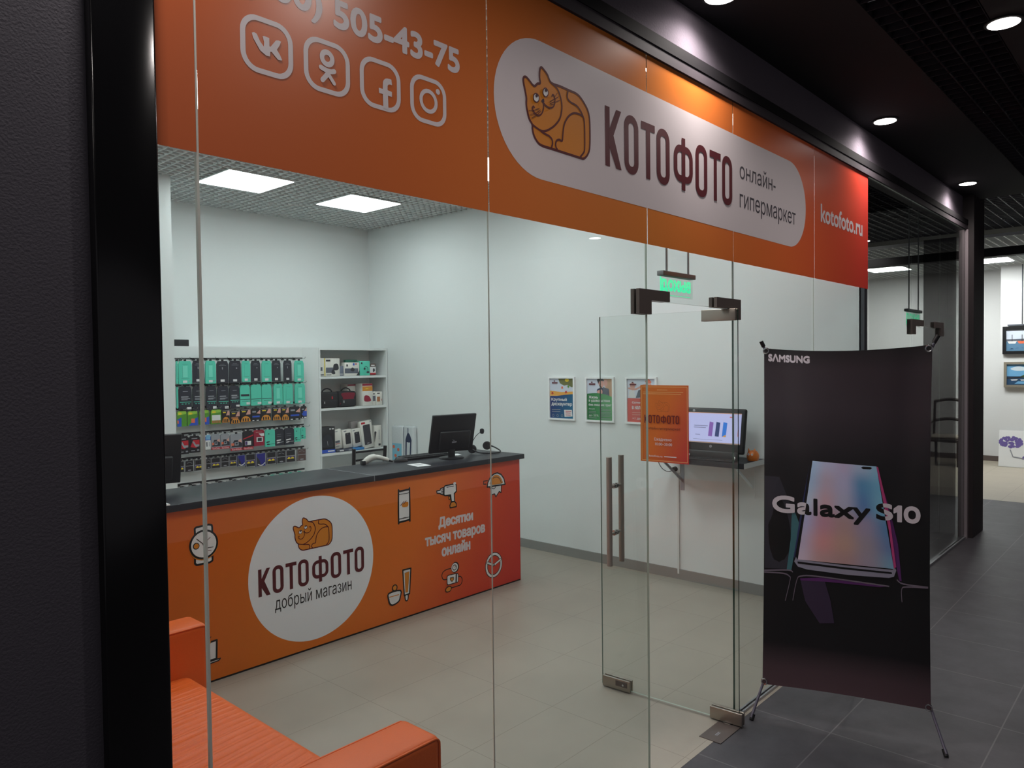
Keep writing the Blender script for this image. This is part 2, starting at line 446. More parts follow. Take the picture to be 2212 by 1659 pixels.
# printed outlines in millimetres of the surface they sit on (banner: thousandths of its width and height)
DATA = {
'cat':{'out': [(4,210),(14,213),(27,208),(55,193),(73,206),(88,212),(85,230),(86,252),(90,264),(98,268),(111,262),(128,251),(148,229),(200,230),(255,229),(285,229),(312,223),(343,203),(363,182),(372,154),(374,114),(373,66),(368,37),(352,14),(332,1),(313,0),(233,0),(145,0),(96,0),(73,6),(53,24),(45,46),(44,61),(28,77),(19,100),(14,121),(15,142),(9,166),(2,188),(0,201)],'head': [(148,229),(178,219),(195,201),(206,172),(205,145),(194,115),(168,87),(139,67),(115,55),(90,50),(60,56),(44,61)],'tail': [(242,222),(238,207),(243,195),(262,188),(292,185),(315,173),(331,156),(338,141),(341,106),(340,40),(332,22),(313,4)],'haunch': [(332,154),(311,158),(276,154),(246,136),(223,108),(214,83),(210,59),(206,40),(189,40),(175,34),(169,21),(172,9),(178,4)],'paw': [(90,48),(108,44),(132,41),(148,33),(152,20),(147,6)],'eyel': [(80,158),(79,152),(76,147),(71,143),(65,141),(59,142),(54,144),(51,149),(50,154),(51,160),(54,165),(59,169),(65,171),(71,170),(76,168),(79,163)],'eyer': [(130,188),(129,183),(125,178),(121,174),(115,172),(109,173),(105,176),(102,180),(101,185),(102,191),(105,196),(110,200),(115,202),(121,201),(126,198),(129,194)],'pul': [(74,165),(73,162),(70,159),(67,157),(63,157),(61,159),(60,162),(61,165),(63,168),(67,170),(70,170),(73,168)],'pur': [(124,197),(123,193),(120,190),(117,189),(114,189),(111,190),(110,193),(111,197),(114,199),(117,201),(120,201),(123,200)],'nose': [(90,152),(96,159),(105,163),(107,153),(100,146)],'mr': [(102,148),(116,141),(137,139),(155,147),(164,162),(165,176),(160,187),(153,189),(149,183)],'ml': [(102,148),(102,129),(91,108),(74,98),(57,101),(46,109),(43,118),(48,123),(53,120)],'w0': [(136,160),(163,177)],'w1': [(137,154),(166,169)],'w2': [(141,150),(162,159)],'w3': [(166,186),(177,200)],'w4': [(167,178),(184,189)],'w5': [(170,168),(190,178)],'w6': [(49,109),(78,123)],'w7': [(61,104),(83,119)],'w8': [(71,103),(86,116)],'w9': [(22,102),(46,108)],'wa': [(30,91),(56,100)],'wb': [(37,81),(61,95)]},
'vk':[(932,2580),(938,2583),(945,2581),(954,2565),(963,2556),(964,2567),(960,2580),(965,2582),(978,2581),(978,2561),(981,2561),(996,2581),(1003,2583),(1010,2582),(1006,2572),(998,2559),(1006,2549),(1012,2538),(1010,2536),(1001,2535),(992,2542),(984,2549),(980,2549),(979,2537),(969,2536),(953,2544),(942,2559),(935,2569)],
'okarm':[(1123,2552),(1136,2549),(1147,2548),(1157,2549),(1164,2552)],
'okl1':[(1147,2544),(1127,2520)],
'okl2':[(1144,2542),(1163,2520)],
'fb':[(1309,2548),(1323,2548),(1324,2567),(1327,2574),(1333,2579),(1339,2581),(1347,2582),(1354,2582),(1356,2567),(1349,2567),(1343,2565),(1340,2561),(1340,2549),(1355,2548),(1355,2534),(1341,2534),(1342,2495),(1324,2496),(1323,2534),(1310,2534)],
'wtop':[(1871,850),(1870,888),(1879,894),(1951,898),(1967,893),(1970,881),(1970,853)],
'wbot':[(1868,721),(1867,694),(1877,684),(1951,684),(1967,691),(1968,716)],
'lap':[(1889,230),(1982,234),(1978,128),(1886,128)],
'lapb':[(1876,123),(2001,124),(1990,114),(1881,109)],
'pho':[(3310,896),(3321,901),(3400,904),(3409,897),(3408,696),(3400,690),(3317,686),(3307,695)],
'phocat':[(3338,802),(3349,815),(3380,820),(3395,814),(3393,790),(3377,785),(3346,788)],
'phob':[(3343,711),(3371,711)],
'tub':[(3337,345),(3410,343),(3395,166),(3347,163)],
'tubi':[(3353,322),(3395,324),(3380,181),(3357,181)],
'tubc':[(3353,162),(3379,163),(3379,134),(3369,122),(3356,130)],
'jar':[(3208,210),(3311,209),(3307,160),(3291,134),(3242,122),(3217,138),(3208,166)],
'jarl':[(3213,184),(3295,183)],
'dri':[(3737,879),(3747,886),(3847,888),(3859,879),(3860,830),(3838,817),(3841,756),(3808,760),(3801,810),(3744,813),(3734,821)],
'drib':[(3808,756),(3840,756),(3858,739),(3858,715),(3795,715),(3792,734)],
'dric':[(3703,871),(3733,874),(3732,821),(3703,830),(3699,836),(3668,841),(3664,858),(3699,859)],
'drit':[(3782,802),(3798,802),(3800,779),(3784,780)],
'dril':[(3762,873),(3832,873)],
'sawt':[(4193,819),(4202,855),(4231,895),(4270,913),(4308,917),(4352,900),(4385,863),(4399,814)],
'sawo':[(4228,832),(4233,865),(4264,897),(4303,903),(4341,881),(4363,849),(4360,827)],
'sawi':[(4259,881),(4298,885),(4331,869),(4355,828)],
'sawb':[(4218,817),(4355,816),(4351,753),(4330,766),(4291,729),(4276,754),(4236,750),(4239,788)],
'sawh':[(4198,869),(4155,869),(4155,845),(4183,843)],
'tb1':[(3795,260),(3749,261),(3715,249),(3704,226),(3711,202),(3729,190),(3752,189)],
'tb2':[(3852,184),(3887,182),(3906,165),(3910,141),(3897,121),(3878,114),(3792,114)],
'bpb':[(3754,210),(3768,215),(3856,212),(3869,200),(3865,146),(3851,144),(3762,145),(3753,156)],
'hrt':[(3782,189),(3790,195),(3800,188),(3813,194),(3819,184),(3817,173),(3801,161),(3784,179)],
'bulb':[(3737,118),(3751,129),(3777,131),(3792,121),(3790,106),(3777,95),(3750,95),(3737,104)],
'b_scr':[(300,332),(314,326),(393,324),(680,328),(697,333),(712,376),(738,435),(769,513),(798,619),(790,621),(501,623),(219,620),(210,616),(231,546),(261,443),(279,388)],
'b_bot1':[(207,613),(216,620),(501,623),(790,622),(803,613),(811,623),(798,641),(769,646),(534,650),(276,647),(219,641),(196,627)],
'b_bot2':[(216,626),(501,629),(785,629),(787,634),(501,635),(219,632)],
'b_slot':[(607,333),(619,330),(662,330),(673,333),(662,337),(619,337)],
'b_pk':[(697,333),(707,335),(769,461),(811,613),(798,619),(769,513),(738,435)],
'b_vio':[(722,376),(769,445),(821,550),(842,651),(829,651),(811,613),(769,476)],
'b_lp':[(-2,381),(100,381),(163,452),(217,516),(202,588),(178,653),(143,652),(6,655)],
'b_lpg':[(180,476),(192,473),(226,513),(202,583),(178,653),(148,654),(173,562)],
'b_lb':[(282,366),(294,336),(276,388),(244,493),(199,616),(193,614),(235,482)],
'b_l1':[(-6,662),(154,654),(186,658)],
'b_l2':[(-6,667),(125,665),(166,672),(170,684),(141,744)],
'b_l3':[(188,741),(212,682),(241,668),(344,664),(663,668),(769,670)],
'b_vt':[(233,675),(356,667),(753,671),(716,675),(389,677),(235,681)],
'b_vt2':[(233,675),(384,672),(422,731),(444,795),(354,801),(264,740)],
'b_l4':[(989,661),(872,665),(842,674),(844,708)],
'b_l5':[(816,649),(852,658),(989,659)],
'r1':[('gh',3008,3025,1842,1632),('g',3030,3152,1842,1630),('b',3160,3266,1846,1640),('g',3283,3384,1843,1628),('b',3392,3507,1840,1631),('b',3519,3637,1844,1630),('g',3646,3734,1841,1635),('b',3744,3841,1843,1634),('g',3860,3964,1840,1631),('b',3975,4068,1844,1632),('b',4101,4191,1843,1631),('g',4226,4334,1840,1622)],
'r2':[('gh',3008,3021,1614,1409),('t',3029,3146,1612,1383),('t',3158,3262,1608,1380),('t',3286,3384,1605,1378),('t',3401,3508,1601,1372),('t',3516,3615,1600,1382),('u',3625,3728,1604,1401),('u',3737,3847,1606,1399),('u',3853,3959,1604,1398),('g',3983,4082,1604,1396),('g',4091,4201,1603,1394),('g',4228,4347,1602,1392)],
'r3':[('p',3006,3093,1384,1241),('q',3103,3198,1379,1243),('q',3214,3308,1382,1244),('p',3324,3427,1381,1243),('d',3435,3512,1375,1249),('e',3521,3615,1361,1233),('d',3623,3728,1374,1242),('f',3736,3834,1371,1243),('d',3841,3950,1371,1245),('d',3969,4059,1372,1238),('d',4066,4152,1370,1232),('f',4159,4285,1366,1227),('f',4296,4361,1366,1238)],
'r4':[('m',3005,3109,1150,985),('m',3116,3216,1146,989),('w',3225,3318,1147,1007),('s',3323,3411,1149,1000),('s',3418,3506,1146,999),('s',3514,3636,1133,971),('k',3645,3753,1152,969),('r',3760,3872,1153,995),('c',3880,3988,1149,977),('x',3995,4090,1148,979),('x',4096,4203,1151,978),('c',4209,4283,1147,1000),('c',4289,4344,1145,1024)],
'r5':[('v',3000,3060,936,820),('v2',3072,3148,933,817),('v',3159,3238,931,818),('v2',3270,3314,919,822),('v',3320,3410,921,821),('v2',3416,3495,924,824),('v',3501,3575,922,823),('n',3583,3661,928,815),('v',3669,3770,928,798),('n',3778,3881,927,789),('v',3893,3995,926,800),('v2',4003,4105,926,796),('v',4111,4218,924,797),('k2',4244,4345,924,796)],
}
# ------------------------------------------------------------------ shared materials
m_wall = mat('wall_white', (226, 230, 229), 0.6, spec=0.3, bump=0.05, bscale=60)
m_white = mat('laminate_white', (225, 229, 228), 0.45)
m_grey_dark = mat('paint_dark_grey', (68, 65, 74), 0.75, bump=0.25, bscale=180)
m_black_gloss = mat('frame_black_gloss', (16, 16, 18), 0.16)
m_black = mat('black_plastic', (20, 20, 23), 0.45)
m_black_m = mat('black_matt', (24, 24, 27), 0.7)
m_bar = mat('bar_dark', (24, 22, 25), 0.8, spec=0.15)
m_fascia = mat('fascia_plaster', (104, 97, 106), 0.9, spec=0.15, bump=0.5, bscale=120)
m_ceil = mat('ceiling_black', (26, 25, 29), 0.85)
m_grid = mat('lattice_black', (40, 39, 46), 0.8, spec=0.2)
m_gridw = mat('lattice_white', (228, 232, 232), 0.55)
m_steel = mat('brushed_steel', (168, 160, 150), 0.33, metal=1.0, bump=0.05, bscale=500)
m_steel_d = mat('dark_steel', (100, 90, 86), 0.4, metal=0.35)
m_chrome = mat('chrome', (190, 190, 192), 0.18, metal=1.0)
m_alu = mat('aluminium', (170, 172, 176), 0.4, metal=0.8)
m_glass = glass('clear_glass', (0.972, 0.988, 0.98))
m_glass_tint = glass('smoked_glass', (0.42, 0.41, 0.41))
m_edge = mat('glass_edge_green', (30, 62, 52), 0.12)
m_edge_l = mat('glass_edge_pale', (176, 190, 178), 0.3)
m_seam = mat('seam_gap_light', (214, 216, 206), 0.4)  # pale colour stands for shop light coming through the pane gaps
m_floor = tile_mat('beige_tile', (158, 149, 137), (130, 121, 110), 0.585, 0.385, 0.052, 0.0, 0.003, 0.42, 0.06)
m_floor_d = tile_mat('dark_slate_tile', (66, 63, 68), (98, 94, 97), 0.585, 0.6, 0.122, -0.41, 0.006, 0.55, 0.28, bump=0.35, vscale=5.0)
m_floor_g = tile_mat('gallery_tile', (168, 158, 142), (140, 130, 116), 0.6, 0.6, 0.0, 0.1, 0.006, 0.4, 0.05)
m_base_grey = mat('skirting_grey', (142, 141, 138), 0.5)
m_led = emit('led_panel_light', (243, 253, 254), PANEL_E)
m_led_g = emit('led_gallery_light', (250, 255, 252), GALLERY_E)
m_lamp = emit('downlight_light', (255, 246, 240), 16.0)
m_paper = mat('paper_white', (236, 236, 236), 0.6)

XR, YB, CZ = 5.44, 5.53, 3.365        # right wall, back wall, shop ceiling
SB, ST = 2.268, 3.043                 # bottom and top of the fascia sign

# ------------------------------------------------------------------ floors, walls, ceilings
def slab(name, a, b, m, **k):
    mb = MB(); mb.box(a, b, m, **k); return struct(name, mb)
slab('floor', (-0.6, -0.03, -0.06), (XR + 0.03, 5.7, 0.0), m_floor)
slab('floor_corridor', (-3.5, -6.0, -0.06), (11.0, -0.03, -0.001), m_floor_d)
slab('floor_hall', (XR + 0.03, -0.03, -0.06), (11.0, 6.0, -0.001), m_floor_d)
slab('floor_gallery', (11.0, -6.0, -0.06), (15.6, 6.0, 0.0), m_floor_g)
slab('wall_back', (-0.6, YB, 0), (XR + 0.1, YB + 0.1, 3.7), m_wall)
mb = MB(); mb.box((XR, 0.02, 0), (XR + 0.05, YB, 3.0), m_wall); mb.box((XR, 0.145, 3.0), (XR + 0.05, YB, 3.7), m_wall); struct('wall_right', mb)
slab('wall_left', (0.45, 0.06, 0), (0.55, YB, 3.7), m_wall)
slab('column_left', (2.0, 4.6, 0), (2.735, YB, 3.7), m_wall)
slab('wall_front', (-2.5, 0.0, 0), (0.567, 0.16, 3.38), m_grey_dark)
slab('fascia_front', (0.5, 0.028, ST + 0.05), (9.2, 0.14, 3.7), m_fascia)
slab('baseboard_right', (XR - 0.012, 0.03, 0), (XR, YB, 0.082), m_base_grey)
slab('trim_1', (0.567, -0.016, ST + 0.002), (9.0, 0.075, ST + 0.05), mat('bar_grey', (70, 64, 69), 0.7, spec=0.2))       # header profile above the glass
slab('trim_12', (0.567, -0.020, ST + 0.05), (9.0, 0.075, ST + 0.1), m_bar)
slab('trim_2', (0.566, -0.03, 0), (0.697, 0.06, ST + 0.003), m_black_gloss, bev=0.006)   # black frame post
slab('trim_3', (3.47, -0.014, 0), (5.47, 0.014, 0.014), m_alu)                  # floor channel under the glass
slab('trim_4', (5.47, -0.02, 0), (8.52, 0.02, 0.02), m_alu)
slab('trim_5', (XR + 0.0, -0.004, 0), (XR + 0.062, 0.03, ST), mat('edge_profile', (70, 72, 78), 0.4))
slab('column_right', (8.52, -0.07, 0), (9.0, 0.06, 3.4), mat('column_brown_black', (44, 36, 38), 0.5))
slab('trim_6', (8.47, -0.03, 0), (8.53, 0.05, ST), mat('edge_alu', (180, 168, 172), 0.35, metal=0.6))

mb = MB(); mb.box((-3.5, -0.55, 3.38), (8.8, 0.07, 3.43), m_ceil); mb.box((-3.5, -1.35, 3.38), (8.8, -0.95, 3.43), m_ceil)
mb.box((-3.5, -6, 3.38), (8.8, -2.3, 3.43), m_ceil); mb.box((-3.5, -2.3, 3.52), (8.8, -0.55, 3.56), m_ceil)
mb.box((8.8, -6, 3.52), (11.1, 6, 3.56), m_ceil); mb.box((5.5, 0.09, 3.52), (8.8, 6, 3.56), m_ceil)
struct('ceiling_corridor', mb)
def lattice(name, x0, x1, y0, y1, z0, z1, p, w, m, ox=0, oy=0):
    mb = MB(); k = 0
    x = x0 + ox
    while x < x1: mb.box((x - w / 2, y0, z0), (x + w / 2, y1, z1), m); x += p
    y = y0 + oy
    while y < y1: mb.box((x0, y - w / 2, z0), (x1, y + w / 2, z1), m); y += p
    return struct(name, mb)
lattice('ceiling_grid', -3.5, 8.8, -0.95, -0.55, 3.38, 3.42, 0.1, 0.008, m_grid)
lattice('ceiling_grid', -3.5, 8.8, -2.3, -1.35, 3.38, 3.42, 0.1, 0.008, m_grid)
lattice('ceiling_grid', 8.8, 11.1, -3.0, 5.0, 3.40, 3.44, 0.1, 0.01, mat('lattice_mid', (92, 92, 96), 0.5))
lattice('ceiling_grid', 5.5, 8.8, 0.1, 4.0, 3.40, 3.44, 0.1, 0.01, m_grid)
lattice('ceiling', 0.55, XR, 0.1, YB - 0.005, CZ, CZ + 0.04, 0.075, 0.010, m_gridw, 0.02, 0.02)
slab('ceiling_plenum', (0.45, 0.09, 3.6), (XR + 0.05, YB + 0.1, 3.7), mat('plenum_grey', (130, 134, 134), 0.8))

# ------------------------------------------------------------------ shopfront glass
def pane(name, x0, x1, z0, z1, y=0.0, e0=None, e1=None):
    m = m_glass
    mb = MB(); mb.box((x0, y - 0.005, z0), (x1, y + 0.005, z1), m, fm={0: e0 or m_glass, 1: e1 or m_glass, 4: m_edge_l, 5: m_edge_l})
    return struct(name, mb)
XS = [0.697, 0.7936, 1.7433, 2.6843, 3.4637, 4.5223, 5.51]
pane('window_1', XS[0], XS[1] - 0.003, 0.0, ST)
pane('window_2', XS[1] + 0.003, XS[2] - 0.003, 0.0, ST)
pane('window_3', XS[2] + 0.003, XS[3] - 0.003, 0.0, ST, e1=m_edge_l)
w4 = pane('window_4', XS[3] + 0.003, XS[4] - 0.003, 2.036, ST)
pane('window_5', XS[4] + 0.003, XS[5] - 0.003, 0.014, ST, e0=m_edge)
pane('window_6', XS[5] + 0.003, XS[6] - 0.003, 0.014, ST)
w7 = pane('window_7', XS[6] + 0.03, 6.60, 0.02, ST)
w8 = pane('window_8', 6.606, 7.50, 2.05, ST)
mb = MB(); mb.box((6.61, -0.005, 0.02), (7.496, 0.005, 2.045), m_glass); struct('door_2', mb)
pane('window_9', 7.506, 8.47, 0.02, ST)
mb = MB(); mb.box((8.60, 0.10, 0.0), (8.612, 0.395, 3.0), m_glass_tint); struct('window_10', mb)
# pale strips between panes; light through the gaps is put into their colour
def seam(name, x, z0, z1, w=0.004, d=0.0012):
    mb = MB(); mb.box((x - w / 2, -d, z0), (x + w / 2, d, z1), m_seam); struct(name, mb)
seam('trim_7', XS[1], 0.0, ST, 0.0058, 0.0052)
seam('trim_8', XS[2], 0.0, ST)
seam('trim_9', XS[3], 2.036, ST)
seam('trim_10', XS[4], 2.036, ST)
seam('trim_11', XS[5], 0.014, ST)
# corner patches that clamp the pane above the door to its neighbours
def patch(parent, name, x0, x1, z0, z1, xa, xb, zlow):
    mb = MB()
    for s in (-1, 1):
        y0, y1 = (0.0055 * s, 0.021 * s)
        poly = [(x0, z0), (x1, z0), (x1, z1), (x0, z1)]
        if xa is not None:
            if xa == x0: poly = [(x0, zlow), (xb, zlow), (xb, z0), (x1, z0), (x1, z1), (x0, z1)]
            else: poly = [(x0, z0), (xa, z0), (xa, zlow), (x1, zlow), (x1, z1), (x0, z1)]
        mb.prism([(a, y0, b) for a, b in poly], (0, y1 - y0, 0), m_steel_d)
    o = mb.build(name, parent); tag(o, 'dark steel corner patch clamping the glass above the door'); return o
patch(w4, 'patch_fitting', 2.597, 2.836, 2.036, 2.08, 2.597, 2.69, 1.978)
patch(w4, 'patch_fitting', 3.263, 3.514, 2.036, 2.083, 3.452, 3.514, 1.984)
patch(w8, 'patch_fitting', 6.56, 6.90, 2.05, 2.10, 6.56, 6.66, 1.98)
patch(w8, 'patch_fitting', 7.28, 7.56, 2.05, 2.10, 7.45, 7.56, 1.98)

# ------------------------------------------------------------------ glass door, standing open into the shop
door = thing('door_1', None, None, (3.405, 0.0, 0.0), math.radians(3.4))
door['kind'] = 'structure'
D_M = wm(door)
def dpart(name, fn, label=None):
    mb = MB(D_M); fn(mb); o = mb.build(name, door)
    if label: o['label'] = label
    return o
def _leaf(mb): mb.box((-0.005, -0.055, 0.012), (0.005, 0.725, 2.03), m_glass, fm={2: m_edge, 3: mat('glass_edge_mid', (110, 132, 122), 0.2), 4: m_edge_l, 5: m_edge_l})
dpart('glass_leaf', _leaf)
def _rail(mb):
    for s in (-1, 1): mb.box((0.0055 * s, -0.075, 0.008), (0.019 * s, 0.09, 0.068), m_steel, bev=0.002)
dpart('bottom_hinge', _rail, 'brushed steel bottom hinge clamp')
def _top(mb):
    for s in (-1, 1): mb.box((0.0055 * s, -0.05, 1.978), (0.019 * s, 0.125, 2.034), m_steel, bev=0.002)
dpart('top_hinge', _top, 'brushed steel top hinge clamp')
def _lock(mb):
    for s in (-1, 1): mb.box((0.0055 * s, 0.545, 0.008), (0.019 * s, 0.715, 0.066), m_steel, bev=0.002)
    mb.box((-0.023, 0.56, 0.03), (-0.019, 0.63, 0.058), m_steel_d); mb.lathe([(0.006, -0.026), (0.006, -0.019)], m_chrome, (0, 0.583, 0.042), 12, 'X')
dpart('bottom_lock', _lock, 'brushed steel corner lock')
m_handle = mat('handle_steel', (176, 166, 158), 0.32, metal=0.45)
def _bar(s):
    def f(mb): mb.tube([(s * 0.062, 0.635, 0.69), (s * 0.062, 0.635, 1.275)], 0.0155, m_handle, 16)
    return f
dpart('pull_handle', _bar(-1)); dpart('pull_handle', _bar(1))
def _so(z):
    def f(mb):
        mb.tube([(-0.062, 0.635, z), (0.062, 0.635, z)], 0.0085, m_handle, 12)
        for x in (-0.012, 0.012): mb.lathe([(0.014, -0.007), (0.014, 0.007)], m_chrome, (x, 0.635, z), 14, 'X')
    return f
dpart('handle_standoff', _so(0.86)); dpart('handle_standoff', _so(1.115))

# ------------------------------------------------------------------ gallery at the end of the corridor
slab('beam_gallery', (10.95, -6, 3.045), (11.1, 6, 3.15), m_black_m)
mg = mat('gallery_white', (222, 222, 222), 0.7)
slab('wall_gallery', (15.2, -6, 0), (15.3, 6, 3.5), mg)
slab('wall_gallery_step', (14.62, -6, 0), (15.2, 0.70, 3.5), mg)
slab('wall_reflection_blocker', (10.95, -6, 0), (11.1, -0.32, 3.5), m_grey_dark)  # added unseen wall, keeps the bright gallery out of the glass reflection
slab('wall_gallery_left', (11.1, 5.0, 0), (15.3, 5.1, 3.5), mg)
mbb = mat('skirting_brown', (96, 84, 80), 0.6)
slab('baseboard_gallery', (15.18, 0.7, 0), (15.2, 5, 0.09), mbb)
slab('ceiling_gallery', (11.1, -6, 3.40), (15.4, 6, 3.44), mat('gallery_ceiling', (120, 122, 122), 0.8))
lattice('ceiling_grid', 11.1, 15.2, -3.0, 5.0, 3.30, 3.34, 0.1, 0.012, m_gridw)
for gx, gy in ((13.62, 0.70), (13.3, -1.6), (13.6, 2.15)):
    t = thing('led_panel', {0.70: 'square white ceiling light in the gallery, the one seen past the dark corner column',
                           -1.6: 'square white gallery ceiling light above the hanging harbour paintings', 2.15: 'square white gallery ceiling light seen through the glass of the next unit'}[gy], 'ceiling light', (gx, gy, 3.29), 0, 'gallery ceiling panels')
    mb = MB(); mb.box((gx - .3, gy - .3, 3.288), (gx + .3, gy + .3, 3.300), m_white); mb.build('frame', t)
    mb = MB(); mb.box((gx - .285, gy - .285, 3.283), (gx + .285, gy + .285, 3.289), m_led_g); mb.build('diffuser', t)
# ------------------------------------------------------------------ lamps
def led(x, y, label):
    t = thing('led_panel', label, 'ceiling light', (x, y, CZ - 0.012), 0, 'square LED panels in the shop ceiling')
    mb = MB(); mb.box((x - .297, y - .297, CZ - 0.010), (x + .297, y + .297, CZ - 0.001), m_white); mb.build('frame', t)
    mb = MB(); mb.box((x - .288, y - .288, CZ - 0.013), (x + .288, y + .288, CZ - 0.008), m_led); mb.build('diffuser', t)
for x, y, s in ((3.245, 4.31, 'bright square LED panel in the shop ceiling, nearer the left column'), (4.45, 4.36, 'bright square LED panel in the shop ceiling, nearer the back corner'),
                (2.04, 2.53, 'square LED panel in the ceiling over the left end of the counter'), (3.245, 2.53, 'square LED panel in the ceiling over the middle of the counter'), (4.45, 2.53, 'square LED panel in the ceiling over the right end of the counter'),
                (2.04, 0.75, 'square LED panel in the ceiling above the orange sofa'), (3.245, 0.75, 'square LED panel in the ceiling just inside the glass door'),
                (4.45, 0.75, 'square LED panel in the ceiling before the wall shelf computer'), (1.3, 4.31, 'square LED panel in the ceiling behind the left column')):
    led(x, y, s)
def downlight(x, y, label, w=1.0):
    t = thing('downlight', label, 'ceiling light', (x, y, 3.375), 0, 'round corridor downlights')
    mb = MB(); mb.lathe([(0.066, 3.3785), (0.082, 3.3785), (0.082, 3.373), (0.068, 3.371)], m_black_m, (x, y, 0), 32); mb.build('trim_ring', t)
    mb = MB(); mb.lathe([(0.068, 3.3775), (0.068, 3.370)], m_lamp, (x, y, 0), 32); mb.build('diffuser', t)
    ld = bpy.data.lights.new('downlight_beam', 'SPOT'); ld.energy = SPOT_W * w; ld.color = (1.0, 0.92, 0.88)
    ld.spot_size = math.radians(156); ld.spot_blend = 1.0; ld.shadow_soft_size = 0.05
    lo = bpy.data.objects.new('downlight_beam', ld); COL.objects.link(lo); lo.location = (x, y, 3.362)
for i, x in enumerate((-1.87, 0.62, 3.085, 5.44, 7.905)):
    downlight(x, -0.135, ['round downlight over the dark front wall, beyond the left end of the sign', 'round downlight above the phone number end of the orange sign', 'round downlight above the cat emblem of the orange sign',
                          'round downlight above the right end of the orange sign', 'round downlight above the glass of the next unit, by the dark corner column'][i])
for i, x in enumerate((-0.7, 1.78, 4.263, 6.72)):
    downlight(x, -0.995, ['round downlight behind the viewpoint', 'round downlight in the outer row, over the entrance side of the sign', 'largest round downlight, in the outer row beside the dark lattice strip', 'round downlight in the outer row, farthest along the corridor'][i], 0.9)
for x, y, s_, w_ in ((7.85, -4.0, 'round downlight on the far side of the corridor whose reflection shows under the sign', 0.7), (10.7, 1.62, 'round downlight in the hall beyond the next unit, seen beside the sign corner', 0.4)):
    downlight(x, y, s_, w_)
# ------------------------------------------------------------------ orange fascia sign on the glass
SIGN_Y = -0.0062
m_sign = gradient('sign_film', 0, 0.7, 5.5, [(0.0, (204, 102, 58)), (0.14, (212, 110, 54)), (0.42, (230, 134, 56)), (0.70, (234, 112, 56)), (1.0, (224, 68, 58))], 0.3, 0.6)
m_film_w = mat('film_white', (226, 216, 218), 0.4)
m_claret = mat('film_claret', (92, 26, 36), 0.35)
m_film_grey = mat('film_grey', (72, 68, 76), 0.4)
m_catO = mat('print_cat_orange', (222, 138, 44), 0.42)
m_catL = mat('print_cat_line', (92, 24, 30), 0.42)
m_eye = mat('print_white', (236, 236, 236), 0.45)
m_catD = mat('print_eye_dark', (64, 22, 44), 0.42)
m_ink = mat('print_black', (22, 20, 22), 0.45)
m_inkO = mat('print_orange', (226, 140, 40), 0.45)

def koto(a, u0, v0, h, m):
    """the shop name in tall rounded capitals, base line v0, height h"""
    k = h / 0.230
    P = lambda L: [(u0 + x * k, v0 + y * k) for x, y in L]
    H = 0.230; w = 0.031
    a.fill(P([(0, 0), (w, 0), (w, H), (0, H)]), m, up=False)
    a.h += a.step * 0.3
    a.fill(P([(0.022, 0.085), (0.074, 0), (0.110, 0), (0.056, 0.125), (0.110, H), (0.076, H), (0.022, 0.135)]), m, up=False)
    a.h -= a.step * 0.3
    def ring(x0, x1, y0, y1, r, t):
        a.fill([P(rrect(x0, y0, x1, y1, r)), P(rrect(x0 + t, y0 + t, x1 - t, y1 - t, max(r - t, 0.012)))], m, 'evenodd', up=False)
    def T(x0, x1):
        c = (x0 + x1) / 2
        a.fill(P([(x0, H - w), (c - w / 2, H - w), (c - w / 2, 0), (c + w / 2, 0), (c + w / 2, H - w), (x1, H - w), (x1, H), (x0, H)]), m, up=False)
    ring(0.131, 0.234, -0.003, H + 0.003, 0.05, w)
    T(0.255, 0.360)
    ring(0.374, 0.480, -0.003, H + 0.003, 0.05, w)
    ring(0.515, 0.682, 0.034, H - 0.034, 0.055, 0.030)
    a.h += a.step * 0.3
    a.fill(P([(0.583, 0), (0.614, 0), (0.614, H), (0.583, H)]), m, up=False)
    a.h -= a.step * 0.3
    ring(0.707, 0.818, -0.003, H + 0.003, 0.05, w)
    T(0.842, 0.952)
    ring(0.966, 1.072, -0.003, H + 0.003, 0.05, w)
    a.up(); 
def catlogo(a, u0, v0, k, full=True, outline_only=None):
    C = DATA['cat']; s = k / 1000.0; lw = 1.0
    P = lambda n: [(u0 + x * s, v0 + y * s) for x, y in C[n]]
    body = smooth(P('out'), True, 3)
    if outline_only is None:
        a.fill(body, m_catO); ml = m_catL
    else: ml = outline_only; lw = 0.45
    a.stroke(body, 0.0085 * k * lw, ml, True, up=False)
    for n in ('head', 'tail', 'haunch', 'paw'): a.stroke(smooth(P(n), False, 3), 0.0075 * k * lw, ml, up=False)
    a.up()
    for n in ('eyel', 'eyer'):
        if outline_only is None: a.fill(P(n), m_eye, up=False)
        a.stroke(P(n), 0.004 * k * lw, ml, True, up=False)
    a.up()
    for n in ('pul', 'pur', 'nose'): a.fill(P(n), ml if outline_only else m_catD, up=False)
    a.up()
    for n in ('mr', 'ml'): a.stroke(smooth(P(n), False, 3), 0.0052 * k * lw, ml, up=False)
    if full:
        for n in ('w0', 'w1', 'w2', 'w3', 'w4', 'w5', 'w6', 'w7', 'w8', 'w9', 'wa', 'wb'): a.stroke(P(n), 0.0022 * k, ml, up=False)
    a.up()

